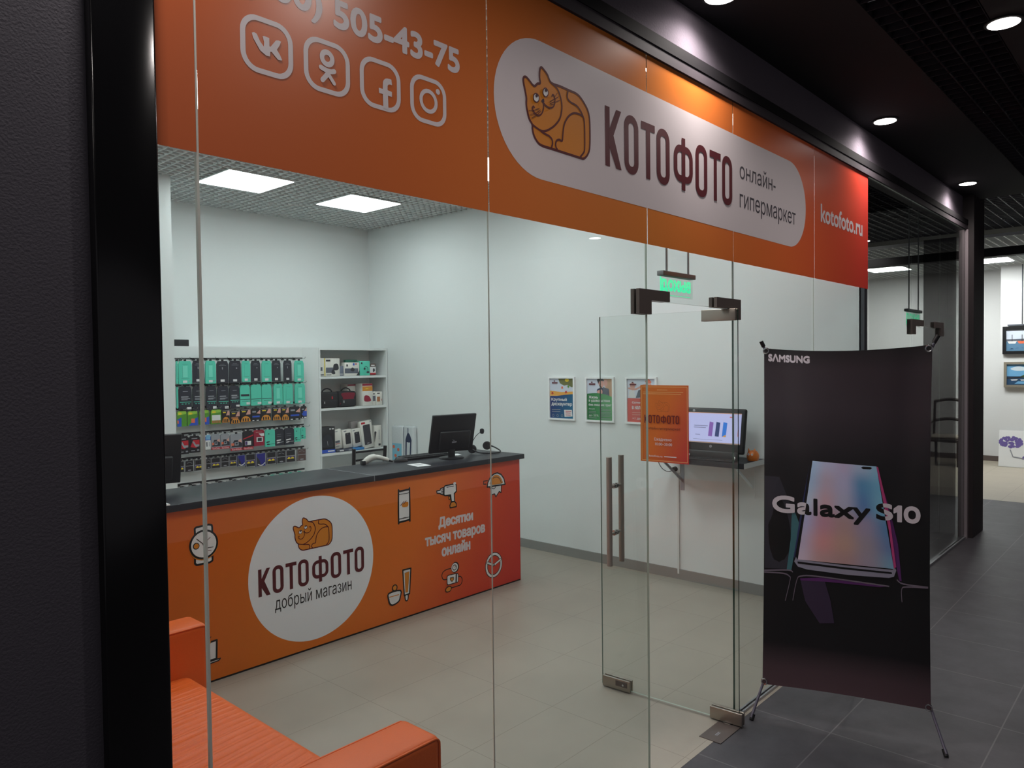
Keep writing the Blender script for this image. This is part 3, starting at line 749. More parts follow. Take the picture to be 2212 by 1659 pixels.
sign = thing('storefront_sign', 'long orange fascia sign with a white rounded badge, covering the top of the shopfront glass', 'sign', (0.7, SIGN_Y, SB))
for x0, x1 in zip(XS[:-1], XS[1:]):
    mb = MB(); mb.box((x0 + 0.003, SIGN_Y, SB), (x1 - 0.003, SIGN_Y + 0.0008, ST), m_sign); mb.build('sign_panel', sign)
pf = facing_front(SIGN_Y)
a = Art(pf); a.fill(rrect(1.772, 2.416, 4.388, 2.889, 0.2365, 14), m_film_w); o = a.build('badge', sign); o['label'] = 'white rounded badge'
a = Art(pf, 0.001); catlogo(a, 1.916, 2.533, 1.0); o = a.build('cat_emblem', sign); o['label'] = 'lying orange cat emblem on the badge'
a = Art(pf, 0.001); koto(a, 2.388, 2.536, 0.228, m_claret); o = a.build('shop_name', sign); o['label'] = 'tall claret capitals of the shop name'
a = Art(pf, 0.001)
a.text('онлайн-', 3.535, 2.686, 3.965, 2.772, m_film_grey); o = a.build('lettering', sign); o['label'] = 'upper line of small grey lettering'
a = Art(pf, 0.001); a.text('гипермаркет', 3.534, 2.520, 4.238, 2.611, m_film_grey)
o = a.build('lettering', sign); o['label'] = 'lower line of small grey lettering'
a = Art(pf, 0.0006); a.text('kotofoto.ru', 4.628, 2.618, 5.386, 2.722, m_film_w, 0.008); o = a.build('web_address', sign); o['label'] = 'white web address'
a = Art(pf, 0.0006); a.text('(800)', 0.905, 2.662, 1.128, 2.748, m_film_w, 0.007); a.h -= a.step; a.text('505-43-75', 1.168, 2.671, 1.618, 2.741, m_film_w, 0.007)
o = a.build('phone_number', sign); o['label'] = 'pale phone number'
def icon(u0, fn, label):
    a = Art(pf, 0.0006)
    a.fill([rrect(u0, 2.489, u0 + 0.141, 2.626, 0.045, 8), rrect(u0 + 0.0135, 2.5015, u0 + 0.1275, 2.6135, 0.033, 8)], m_film_w, 'evenodd')
    fn(a); o = a.build('social_icon', sign); o['label'] = label
icon(0.902, lambda a: a.fill(mm(DATA['vk']), m_film_w), 'rounded square icon with joined letters')
def _ok(a):
    a.fill([circ(1.143, 2.580, 0.0225), circ(1.143, 2.580, 0.0088)], m_film_w, 'evenodd')
    a.stroke(smooth(mm(DATA['okarm'])), 0.0125, m_film_w, up=False); a.stroke(mm(DATA['okl1']), 0.0125, m_film_w, up=False); a.stroke(mm(DATA['okl2']), 0.0105, m_film_w)
icon(1.073, _ok, 'rounded square icon with a round-headed figure')
icon(1.246, lambda a: a.fill(mm(DATA['fb']), m_film_w), 'rounded square icon with the letter f')
def _ig(a):
    a.fill([circ(1.492, 2.556, 0.0355), circ(1.492, 2.556, 0.0235)], m_film_w, 'evenodd', up=False); a.fill(circ(1.529, 2.593, 0.0085, n=16), m_film_w)
icon(1.422, _ig, 'rounded square icon with a camera ring')
# ------------------------------------------------------------------ counter with printed front
CY = 2.41
m_cnt = gradient('counter_print', (0.89, 0.0, -0.46), 1.1, 4.1, [(0.0, (214, 100, 26)), (0.35, (226, 122, 34)), (0.58, (232, 118, 42)), (0.8, (222, 78, 44)), (1.0, (214, 54, 50))], 0.38, 0.4)
m_top = mat('worktop_black', (36, 37, 43), 0.42, spec=0.3, bump=0.06, bscale=350)
cw = thing('counter_worktop', 'black worktop section on the counter carrying the monitor and keyboard', 'worktop', (3.085, 2.38, 1.0), 0, 'black counter tops')
mb = MB(); mb.box((3.089, 2.38, 1.003), (4.605, 2.947, 1.042), m_top, bev=0.003); mb.build('top_panel', cw)
mb = MB(); mb.box((3.083, 2.382, 1.004), (3.0885, 2.946, 1.0425), m_alu); mb.build('joint_strip', cw)
cw = thing('counter_worktop', 'black worktop section on the counter behind the round white emblem', 'worktop', (0.9, 2.38, 1.0), 0, 'black counter tops')
mb = MB(); mb.box((0.9, 2.38, 1.003), (3.0825, 2.947, 1.042), m_top, bev=0.003); mb.build('top_panel', cw)

ct = thing('shop_counter', 'long shop counter with an orange printed front and a white disc emblem', 'counter', (0.9, CY, 0))
mb = MB(); mb.box((0.92, CY + 0.0, 0.012), (4.572, CY + 0.022, 1.003), m_cnt); mb.build('front_panel', ct)
mb = MB()
mb.box((0.92, CY + 0.022, 0.0), (0.94, 2.9, 1.003), m_white); mb.box((4.55, CY + 0.022, 0.0), (4.572, 2.9, 1.003), m_white)
for x in (2.1, 3.08): mb.box((x, CY + 0.022, 0.0), (x + 0.02, 2.9, 1.003), m_white)
mb.box((0.94, CY + 0.03, 0.55), (4.55, 2.88, 0.57), m_white)
mb.build('carcass', ct)
mb = MB(); mb.box((0.92, CY + 0.004, 0.0), (4.572, CY + 0.02, 0.012), m_black_m); mb.build('plinth', ct)
mb = MB(); mb.box((4.5725, CY - 0.001, 0.0), (4.575, CY + 0.024, 1.002), mat('edge_strip_red', (190, 60, 50), 0.4)); mb.build('edge_strip', ct)
pf = facing_front(CY)
a = Art(pf); a.fill(circ(2.632, 0.510, 0.4525, n=96), mat('print_disc_white', (240, 244, 248), 0.42)); o = a.build('emblem_disc', ct); o['label'] = 'round white disc on the counter front'
a = Art(pf, 0.001); catlogo(a, 2.482, 0.637, 0.752, False); o = a.build('cat_emblem', ct); o['label'] = 'lying orange cat emblem'
a = Art(pf, 0.001); koto(a, 2.243, 0.414, 0.164, m_claret); o = a.build('shop_name', ct); o['label'] = 'tall claret capitals of the shop name'
a = Art(pf, 0.001); WD = text_contours('добрый магазин'); WD = fit(WD, 2.349, 0.288, 2.905, 0.392)
ES = sorted((min(p[0] for p in k), max(p[0] for p in k)) for k in WD); GAP = max((ES[i + 1][0] - max(e[1] for e in ES[:i + 1]), ES[i + 1][0] - 0.004) for i in range(len(ES) - 1))[1]
for s_ in (0, 1):
    a = Art(pf, 0.001); a.fill([k for k in WD if (sum(p[0] for p in k) / len(k) > GAP) == bool(s_)], m_ink); o = a.build('lettering', ct); o['label'] = ('first', 'second')[s_] + ' word of the small black lettering'
a = Art(pf)
a.text('Десятки', 3.682, 0.575, 4.030, 0.657, m_film_w, 0.010); a.text('тысяч товаров', 3.550, 0.453, 4.160, 0.530, m_film_w, 0.009); a.text('онлайн', 3.709, 0.368, 3.996, 0.447, m_film_w, 0.010)
o = a.build('slogan', ct); o['label'] = 'white slogan in three lines'
def cicon(name, fn, label):
    a = Art(pf); fn(a); o = a.build(name, ct); o['label'] = label
SW = 0.011
def ol(a, key, fillm, w=SW, sm=False, closed=True):
    p = mm(DATA[key]); p = smooth(p, closed, 3) if sm else p
    if fillm: a.fill(p, fillm, up=False); a.h += a.step * 0.4
    a.stroke(p, w, m_ink, closed, up=False); a.up()
def _watch(a):
    ol(a, 'wtop', m_eye); ol(a, 'wbot', m_eye)
    a.fill(circ(1.919, 0.786, 0.083), m_inkO); a.fill(circ(1.919, 0.792, 0.083), m_ink); a.fill(circ(1.919, 0.792, 0.072), m_eye)
    a.fill(circ(1.875, 0.790, 0.019), m_ink, up=False); a.up(); a.fill(circ(1.876, 0.790, 0.014), m_inkO, up=False)
    a.fill(circ(1.918, 0.792, 0.007, n=12), m_ink, up=False)
    a.stroke([(1.918, 0.792), (1.878, 0.830)], 0.004, m_ink, up=False); a.stroke([(1.925, 0.80), (1.956, 0.826)], 0.003, m_claret, up=False)
    a.stroke([(1.94, 0.769), (1.972, 0.768)], 0.004, m_ink, up=False); a.stroke([(1.94, 0.753), (1.96, 0.752)], 0.003, m_claret)
cicon('watch_icon', _watch, 'printed wrist watch icon')
def _lap(a):
    ol(a, 'lap', m_eye); ol(a, 'lapb', m_eye, 0.007)
    a.fill(circ(1.925, 0.236, 0.022), m_inkO); a.stroke([(1.93, 0.245), (1.948, 0.262)], 0.004, m_ink)
cicon('laptop_icon', _lap, 'printed laptop icon')
def _pho(a):
    ol(a, 'pho', m_eye, 0.013, True); ol(a, 'phob', None, 0.004, closed=False)
    a.fill(smooth(mm(DATA['phocat']), True), m_inkO); p = mm(DATA['phocat'])
    a.stroke([(p[0][0] - 0.012, p[0][1] + 0.0), (p[1][0] + 0.008, p[1][1] + 0.012)], 0.005, m_claret, up=False)
    a.stroke([(p[0][0] + 0.015, p[0][1] + 0.006), (p[2][0] - 0.004, p[2][1] + 0.008)], 0.005, m_claret)
    q = mm(DATA['pho']); a.stroke([(q[0][0], q[0][1] - 0.016), (q[3][0], q[3][1] - 0.016)], 0.004, m_ink, up=False); a.stroke([(q[7][0], q[7][1] + 0.014), (q[4][0], q[4][1] + 0.014)], 0.004, m_ink)
cicon('phone_icon', _pho, 'printed smartphone icon')
def _cos(a):
    ol(a, 'tub', m_eye, 0.011); ol(a, 'tubi', m_inkO, 0.001); ol(a, 'tubc', m_eye, 0.009, True)
    a.fill(circ(3.262, 0.238, 0.024), m_ink); a.fill(circ(3.262, 0.238, 0.016), m_inkO)
    ol(a, 'jar', m_eye, 0.011, True); p = mm(DATA['jarl']); a.stroke(p, 0.006, m_inkO)
cicon('cosmetics_icon', _cos, 'printed jar and tube icon')
def _dri(a):
    ol(a, 'dric', m_eye, 0.009); ol(a, 'drit', m_inkO, 0.006); ol(a, 'drib', m_inkO, 0.009); ol(a, 'dri', m_eye, 0.010)
    ol(a, 'dril', None, 0.005, closed=False)
    p = mm(DATA['dric'])
    for k in (0.25, 0.5, 0.75): a.stroke([(p[0][0] + 0.004, p[0][1] + (p[3][1] - p[0][1]) * k), (p[1][0] - 0.006, p[1][1] + (p[2][1] - p[1][1]) * k)], 0.004, m_ink, up=False)
    a.up(); q = mm(DATA['dri']); a.fill(circ((q[1][0] + q[2][0]) / 2 + 0.045, q[2][1] + 0.004, 0.014, 0.010, 16), m_eye)
cicon('drill_icon', _dri, 'printed cordless drill icon')
def _saw(a):
    ol(a, 'sawh', None, 0.008, closed=False); ol(a, 'sawb', m_eye, 0.009); ol(a, 'sawt', m_eye, 0.011)
    ol(a, 'sawo', m_inkO, 0.001, True); ol(a, 'sawi', None, 0.005, True, closed=False)
    a.stroke([(4.264 + 0.026 * math.cos(t), 0.822 - 0.026 * math.sin(t)) for t in [PI * k / 8 for k in range(9)]], 0.005, m_ink)
cicon('saw_icon', _saw, 'printed circular saw icon')
def _bp(a):
    ol(a, 'tb1', None, 0.007, True, closed=False); ol(a, 'tb2', None, 0.007, True, closed=False)
    a.fill(circ(3.838, 0.2605, 0.040, 0.040), m_ink); a.fill(circ(3.833, 0.2605, 0.033), m_eye); a.stroke(circ(3.831, 0.2605, 0.019), 0.006, m_ink, True); a.stroke([(3.831, 0.2605), (3.843, 0.266)], 0.004, m_ink)
    ol(a, 'bpb', m_eye, 0.006); p = mm(DATA['bpb']); a.fill([(p[2][0] - 0.016, p[2][1] - 0.003), (p[2][0], p[2][1]), (p[5][0], p[5][1]), (p[5][0] - 0.016, p[5][1] - 0.003)], m_film_grey)
    ol(a, 'hrt', m_inkO, 0.005); ol(a, 'bulb', m_inkO, 0.007, True)
cicon('pressure_meter_icon', _bp, 'printed blood pressure meter icon')
def _wh(a):
    c = (4.258, 0.190)
    a.stroke(circ(*c, 0.084, 0.087), 0.030, m_ink, True, n=10); a.stroke(circ(*c, 0.084, 0.087), 0.017, m_eye, True, n=10)
    for t in (0.35, 2.75): a.stroke([c, (c[0] + 0.08 * math.cos(t), c[1] + 0.083 * math.sin(t))], 0.022, m_ink, up=False)
    a.up()
    for t in (0.35, 2.75): a.stroke([c, (c[0] + 0.08 * math.cos(t), c[1] + 0.083 * math.sin(t))], 0.014, m_eye, up=False)
    a.up(); a.fill(circ(*c, 0.008, n=14), m_film_grey)
cicon('steering_wheel_icon', _wh, 'printed steering wheel icon')

# ------------------------------------------------------------------ things on the worktop
def monitor(x, y, rz, label, z=1.042):
    t = thing('computer_monitor', label, 'monitor', (x, y, z), rz, 'monitors on the counter'); M0 = wm(t)
    T = M0 @ Matrix.Translation((0, 0, 0.058)) @ Matrix.Rotation(math.radians(14), 4, 'X')   # back faces -y, leaning towards the shopfront
    mb = MB(T); mb.box((-0.198, 0.0, -0.01), (0.198, 0.022, 0.298), m_black, bev=0.006); mb.build('housing', t)
    mb = MB(T); mb.box((-0.13, -0.026, 0.02), (0.15, 0.001, 0.17), m_black, bev=0.012); o = mb.build('back_cover', t)
    mb = MB(T); mb.box((-0.185, 0.0221, 0.008), (0.185, 0.0235, 0.284), mat('screen_dark', (14, 15, 20), 0.12)); mb.build('screen', t)
    mb = MB(M0); mb.box((-0.026, -0.018, 0.010), (0.026, 0.012, 0.085), m_black, bev=0.006); mb.build('neck', t)
    mb = MB(M0); mb.lathe([(0.0, 0.0), (0.098, 0.0), (0.10, 0.006), (0.085, 0.012), (0.02, 0.015), (0.0, 0.015)], m_black, n=36); mb.build('foot', t)
    aT = Art(lambda u, v, h: T @ Vector((u, -0.0262 - h, v)))
    aT.fill([(-0.02, 0.075), (0.022, 0.077), (0.022, 0.09), (-0.02, 0.088)], mat('badge_grey', (150, 150, 156), 0.5)); aT.stroke([(-0.016, 0.102), (-0.006, 0.096), (0.002, 0.096)], 0.004, mat('badge_grey')); o = aT.build('maker_plate', t)
    return t
monitor(4.045, 2.655, math.radians(-12), 'black monitor seen from behind at the right end of the counter')
monitor(1.785, 2.86, math.radians(-12), 'black monitor cut off by the dark frame post at the left')

t = thing('keyboard', 'black keyboard lying on the worktop behind the right monitor', 'keyboard', (3.95, 2.862, 1.043), math.radians(-5)); M0 = wm(t)
mb = MB(M0 @ Matrix.Rotation(math.radians(0), 4, 'X')); mb.box((-0.22, -0.07, 0.002), (0.22, 0.07, 0.018), m_black, bev=0.006); mb.build('case', t)
mb = MB(M0)
for i in range(21):
    for j in range(6): mb.box((-0.212 + i * 0.0202, -0.062 + j * 0.0225, 0.017), (-0.195 + i * 0.0202, -0.043 + j * 0.0225, 0.0235), m_black_m)
mb.build('keys', t)
t = thing('computer_mouse', 'black mouse on the worktop between the scanner and the keyboard', 'mouse', (3.655, 2.80, 1.0425), math.radians(-15)); M0 = wm(t)
mb = MB(M0)
def mfn(u, v):
    th = u * 2 * PI; ph = v * PI / 2
    r = math.cos(ph)
    return (0.058 * r * math.cos(th), 0.033 * r * math.sin(th), 0.001 + 0.037 * math.sin(ph) * (1 - 0.2 * math.cos(th) * r))
mb.grid(mfn, 28, 10, m_black); mb.build('body', t)
mb = MB(M0); mb.box((-0.045, -0.003, 0.028), (-0.02, 0.003, 0.036), m_black_m, bev=0.002); mb.build('scroll_wheel', t)
t = thing('barcode_scanner', 'pale grey handheld barcode scanner lying on the worktop', 'scanner', (3.41, 2.87, 1.0425), math.radians(-18)); M0 = wm(t)
m_scan = mat('scanner_grey', (206, 204, 196), 0.4)
mb = MB(M0); mb.tube(smooth([(-0.045, 0, 0.017), (-0.025, 0, 0.028), (0.01, 0, 0.048), (0.05, 0, 0.052), (0.10, 0, 0.040), (0.15, 0, 0.022)], n=4), [0.02] * 4 + [0.024] * 4 + [0.024] * 4 + [0.018] * 4 + [0.0165] * 4 + [0.014], m_scan, 16); mb.build('body', t)
mb = MB(M0); mb.box((-0.062, -0.027, 0.001), (-0.035, 0.027, 0.032), m_black, bev=0.005); mb.build('scan_window', t)
mb = MB(M0); mb.tube(smooth([(0.148, 0, 0.020), (0.17, 0, 0.013), (0.185, 0.0, 0.007)]), [0.008] * 4 + [0.006] * 4 + [0.003], m_black, 8); mb.build('cable', t)
t = thing('paper_sheet', 'small white sheet of paper lying near the front edge of the counter', 'paper', (3.62, 2.55, 1.042), math.radians(-12))
mb = MB(wm(t)); mb.box((-0.055, -0.085, 0.0005), (0.055, 0.085, 0.0014), m_paper); mb.build('sheet', t)
a = Art(lambda u, v, h: wm(t) @ Vector((u, v, 0.0014 + h))); a.lines(-0.03, 0.03, [-0.02, -0.005, 0.01, 0.025], 0.006, mat('print_grey', (150, 150, 156), 0.6)); a.build('print', t)
t = thing('paper_sheet', 'white papers on the worktop beside the foot of the right monitor', 'paper', (4.18, 2.80, 1.042), math.radians(-25))
mb = MB(wm(t)); mb.box((-0.06, -0.05, 0.0005), (0.075, 0.055, 0.0022), m_paper); mb.build('sheet', t)
t = thing('paper_sheet', 'stack of white papers on the worktop beside the dark frame post', 'paper', (1.60, 2.455, 1.042), math.radians(-4))
mb = MB(wm(t)); mb.box((-0.15, -0.07, 0.0005), (0.13, 0.10, 0.008), m_paper); mb.build('sheet', t)
# headset with boom microphone
t = thing('headset', 'black headset with a boom microphone standing on the right end of the counter', 'headset', (4.47, 2.68, 1.042)); 
def arc(c, rx, rz, t0, t1, n, dy):
    return [(c[0] + rx * math.cos(t0 + (t1 - t0) * k / n), c[1] + dy * k / n, c[2] + rz * math.sin(t0 + (t1 - t0) * k / n)) for k in range(n + 1)]
HT = Matrix.Translation((0.055, -0.065, 0.004))
mb = MB(HT); mb.tube(smooth([(4.275, 2.77, 1.078), (4.30, 2.72, 1.052), (4.37, 2.66, 1.046), (4.45, 2.64, 1.046), (4.51, 2.68, 1.052), (4.525, 2.76, 1.075), (4.49, 2.80, 1.094)], n=5), 0.006, m_black, 8); mb.build('headband', t)
for p, n_ in (((4.285, 2.785, 1.079), 'left'), ((4.475, 2.80, 1.090), 'right')):
    mb = MB(HT @ Matrix.Translation(p) @ Matrix.Rotation(math.radians(35), 4, 'Z')); mb.lathe([(0.0, -0.012), (0.030, -0.012), (0.036, -0.004), (0.036, 0.006), (0.028, 0.012), (0.0, 0.012)], m_black_m, n=24, axis='X'); mb.build('ear_pad', t)
mb = MB(HT); mb.tube(smooth([(4.265, 2.78, 1.085), (4.27, 2.765, 1.14), (4.30, 2.75, 1.19), (4.335, 2.74, 1.215)], n=5), 0.0028, m_black, 6); mb.build('microphone_boom', t)
mb = MB(HT @ Matrix.Translation((4.352, 2.735, 1.225))); mb.lathe([(0.0, -0.024), (0.014, -0.02), (0.019, 0.0), (0.015, 0.017), (0.0, 0.022)], m_black_m, n=16); mb.build('microphone_foam', t)
# chair behind the counter
t = thing('metal_chair', 'black metal chair whose ladder back shows above the counter', 'chair', (3.95, 3.6, 0))
m_tub = mat('chair_black', (22, 22, 24), 0.35)
for x in (3.79, 4.11):
    mb = MB(); mb.tube([(x, 3.62 + 0.02, 0.0), (x, 3.62, 0.45), (x + (0.0), 3.60, 0.80), (x + (-0.006 if x < 3.9 else 0.006), 3.58, 1.075)], 0.016, m_tub, 10); mb.build('back_post', t)
    mb = MB(); mb.tube([(x, 4.02, 0.0), (x, 4.0, 0.45)], 0.014, m_tub, 10); mb.build('leg', t)
for z in (0.72, 0.86, 0.965, 1.035):
    mb = MB(); mb.box((3.79, 3.585, z), (4.11, 3.60, z + 0.016), m_tub); mb.build('back_rail', t)
mb = MB(); mb.box((3.76, 3.60, 0.45), (4.14, 4.03, 0.50), m_black_m, bev=0.015); mb.build('seat', t)

# ------------------------------------------------------------------ orange leather sofa
m_lea = mat('orange_leather', (224, 98, 34), 0.42, spec=0.3, bump=0.15, bscale=260)
so = thing('leather_sofa', 'orange leather sofa with broad padded arms, just inside the glass', 'sofa', (1.05, 0.9, 0))
def cushion(mb, x0, x1, y0, y1, z0, z1, r, m, puff=0.0, wr=0.0, nu=40, nv=60):
    """rounded cushion: superellipse-edged top with soft creases"""
    def top(u, v):
        x = x0 + (x1 - x0) * u; y = y0 + (y1 - y0) * v
        e = 1.0
        dx = min(x - x0, x1 - x); dy = min(y - y0, y1 - y)
        h = z1
        for d in (dx, dy):
            if d < r: h -= r - math.sqrt(max(0, r * r - (r - d) ** 2))
        h += puff * (1 - (2 * u - 1) ** 2) * (1 - (2 * v - 1) ** 4)
        if wr and dx > r * 0.6 and dy > r * 0.5:
            s = math.sin(150 * (y - y0) - 17 * (u - .2) ** 2 + 2.5 * math.sin(6 * v + 2 * u)) 
            q = math.sin(235 * (y - y0) - 30 * (u - .15) ** 2 + 3 * math.sin(9 * v))
            h += wr * max(0, s) ** 3 * (0.35 + 0.65 * math.exp(-((v - 0.45) / 0.33) ** 2)) * (u * (1 - u) * 4) ** 0.6 + wr * 0.35 * max(0, q) ** 4 * (u * (1 - u) * 4)
        return (x, y, h)
    mb.grid(top, nu, nv, m)
    # sides
    for fn in (lambda u, v: (x0, y0 + (y1 - y0) * u, z0 + (top(0, u)[2] - z0) * v), lambda u, v: (x1, y0 + (y1 - y0) * u, z0 + (top(1, u)[2] - z0) * v)):
        mb.grid(fn, nv, 2, m)
    for fn in (lambda u, v: (x0 + (x1 - x0) * u, y0, z0 + (top(u, 0)[2] - z0) * v), lambda u, v: (x0 + (x1 - x0) * u, y1, z0 + (top(u, 1)[2] - z0) * v)):
        mb.grid(fn, nu, 2, m)
mb = MB(); mb.box((0.66, 0.10, 0.06), (1.44, 1.74, 0.24), m_lea, bev=0.02); mb.build('base', so)
mb = MB(); cushion(mb, 0.84, 1.468, 0.232, 1.608, 0.24, 0.425, 0.045, m_lea, 0.014, 0.0048, 60, 420); mb.build('seat_cushion', so)
mb = MB(); mb.box((0.62, 0.235, 0.10), (0.84, 1.605, 0.74), m_lea, bev=0.05, seg=4); mb.build('backrest', so)
for y0, y1, n_ in ((0.048, 0.228, 'near'), (1.612, 1.782, 'far')):
    mb = MB(); mb.box((0.64, y0, 0.08), (1.556, y1, 0.625), m_lea, bev=0.024, seg=4); o = mb.build('armrest', so)
    for yy in (y0 + 0.004, y1 - 0.004):
        mb = MB(); mb.tube([(0.68, yy, 0.617), (1.530, yy, 0.617)] + [(1.530 + 0.020 * math.sin(k * PI / 12), yy, 0.597 + 0.020 * math.cos(k * PI / 12)) for k in range(1, 7)] + [(1.550, yy, 0.11)], 0.0042, m_lea, 8); mb.build('piping', o)
for x in (0.72, 1.38):
    for y in (0.14, 1.70):
        mb = MB(); mb.lathe([(0.018, 0.0), (0.022, 0.085)], m_chrome, (x, y, 0), 14); mb.build('foot', so)
# ------------------------------------------------------------------ display wall with hooks
WY = 5.30
dw = thing('display_wall', 'white display wall with black hook rails behind the counter', 'display wall', (3.7, WY, 0))
mb = MB(); mb.box((2.72, WY, 0.0), (4.385, WY + 0.02, 1.982), m_white); mb.build('back_panel', dw)
mb = MB(); mb.prism([(4.385, WY, 0), (4.515, 5.20, 0), (4.515, WY + 0.02, 0), (4.385, WY + 0.02, 0)], (0, 0, 1.979), m_white); mb.build('side_panel', dw)
mb = MB(); mb.box((2.72, WY + 0.02, 1.962), (4.515, YB - 0.001, 1.982), m_white); mb.build('top_panel', dw)
m_rail = mat('rail_black', (20, 20, 22), 0.4)
RZ = [1.866, 1.619, 1.405, 1.166, 0.933, 0.695]
def hook(x, z, L):
    mb = MB(); y = WY
    mb.tube([(x, y - 0.012, z - 0.004), (x, y - L + 0.012, z - 0.006), (x, y - L, z + 0.0015), (x, y - L - 0.004, z + 0.012)], 0.0024, m_chrome, 6)
    mb.box((x - 0.014, y - 0.012, z - 0.016), (x + 0.014, y - 0.002, z + 0.004), m_rail)
    mb.build('hook', dw)
for z in RZ:
    mb = MB(); mb.box((2.735, WY - 0.004, z - 0.008), (4.383, WY, z + 0.008), m_rail); mb.build('hook_rail', dw)
t = thing('box', 'small black box lying on top of the display wall', 'box', (3.16, 5.42, 1.982))
mb = MB(); mb.box((3.02, 5.38, 1.982), (3.215, 5.46, 2.047), m_black_m, bev=0.004); mb.build('carton', t)

m_mint = mat('mint_print', (86, 205, 178), 0.42); m_mint2 = mat('mint_light', (120, 224, 200), 0.42)
m_char = mat('charcoal_print', (40, 42, 52), 0.4); m_tagw = mat('price_tag_paper', (222, 222, 222), 0.6)
m_gry = mat('grey_print', (150, 152, 158), 0.5); m_grn = mat('battery_green', (86, 146, 44), 0.4); m_yel = mat('battery_yellow', (232, 206, 48), 0.4)
m_blu = mat('pack_blue', (46, 84, 190), 0.4); m_red = mat('pack_red', (186, 30, 44), 0.4); m_crim = mat('pack_crimson', (150, 22, 52), 0.4)
m_amb = mat('pack_amber', (216, 142, 48), 0.4); m_skin = mat('print_skin', (214, 160, 146), 0.5); m_cop = mat('copper_print', (176, 110, 66), 0.4)
m_nblue = mat('pack_dark_blue', (34, 34, 128), 0.4); m_vio = mat('print_violet', (70, 52, 110), 0.4); m_blk2 = mat('pack_black', (28, 26, 30), 0.35)
m_case = mat('clear_case_edge', (150, 150, 154), 0.3); m_brn = mat('pack_brown', (92, 70, 64), 0.4); m_org2 = mat('print_coral', (226, 112, 78), 0.45)
ORD = ['first', 'second', 'third', 'fourth', 'fifth', 'sixth', 'seventh', 'eighth', 'ninth', 'tenth', 'eleventh', 'twelfth', 'thirteenth', 'fourteenth']
KIND = {  # code: (name, look, category, body material)
 'g': ('accessory_pouch', 'mint green phone case pouch', 'pouch', m_mint), 'gh': ('accessory_pouch', 'half hidden mint pouch', 'pouch', m_mint),
 'b': ('accessory_pouch', 'black phone case pouch', 'pouch', m_char), 't': ('screen_protector_pack', 'charcoal screen protector pack with mint stripe', 'pack', m_char),
 'u': ('screen_protector_pack', 'mint screen protector pack with dark line', 'pack', m_mint), 'p': ('battery_pack', 'green battery pack', 'battery pack', m_grn), 'q': ('battery_pack', 'green and blue battery pack', 'battery pack', m_grn),
 'd': ('battery_pack', 'black and amber battery pack', 'battery pack', m_blk2), 'e': ('battery_pack', 'black and copper battery pack', 'battery pack', m_blk2), 'f': ('battery_pack', 'dark blue battery pack', 'battery pack', m_blk2), 'm': ('computer_mouse_pack', 'black pack with a red and grey mouse', 'pack', m_blk2),
 'w': ('memory_card_pack', 'white and blue memory card pack', 'pack', m_tagw), 's': ('flash_drive_pack', 'grey memory card pack with red strip', 'pack', m_gry), 'k': ('memory_card_pack', 'black memory card pack with red strip', 'pack', m_blk2),
 'r': ('memory_card_pack', 'crimson memory card pack', 'pack', m_crim), 'c': ('cable_pack', 'mint cable pack', 'pack', m_mint), 'x': ('cable_pack', 'charcoal cable pack with white plugs', 'pack', m_char),
 'v': ('blister_pack', 'black blister pack with yellow shapes', 'pack', m_blk2), 'v2': ('blister_pack', 'plain black blister pack', 'pack', m_blk2), 'n': ('blister_pack', 'deep blue blister pack with white curve', 'pack', m_nblue), 'k2': ('blister_pack', 'brown blister pack', 'pack', m_brn)}
ROWN = {'r1': 'top row', 'r2': 'second row', 'r3': 'battery row', 'r4': 'fourth row', 'r5': 'fifth row'}
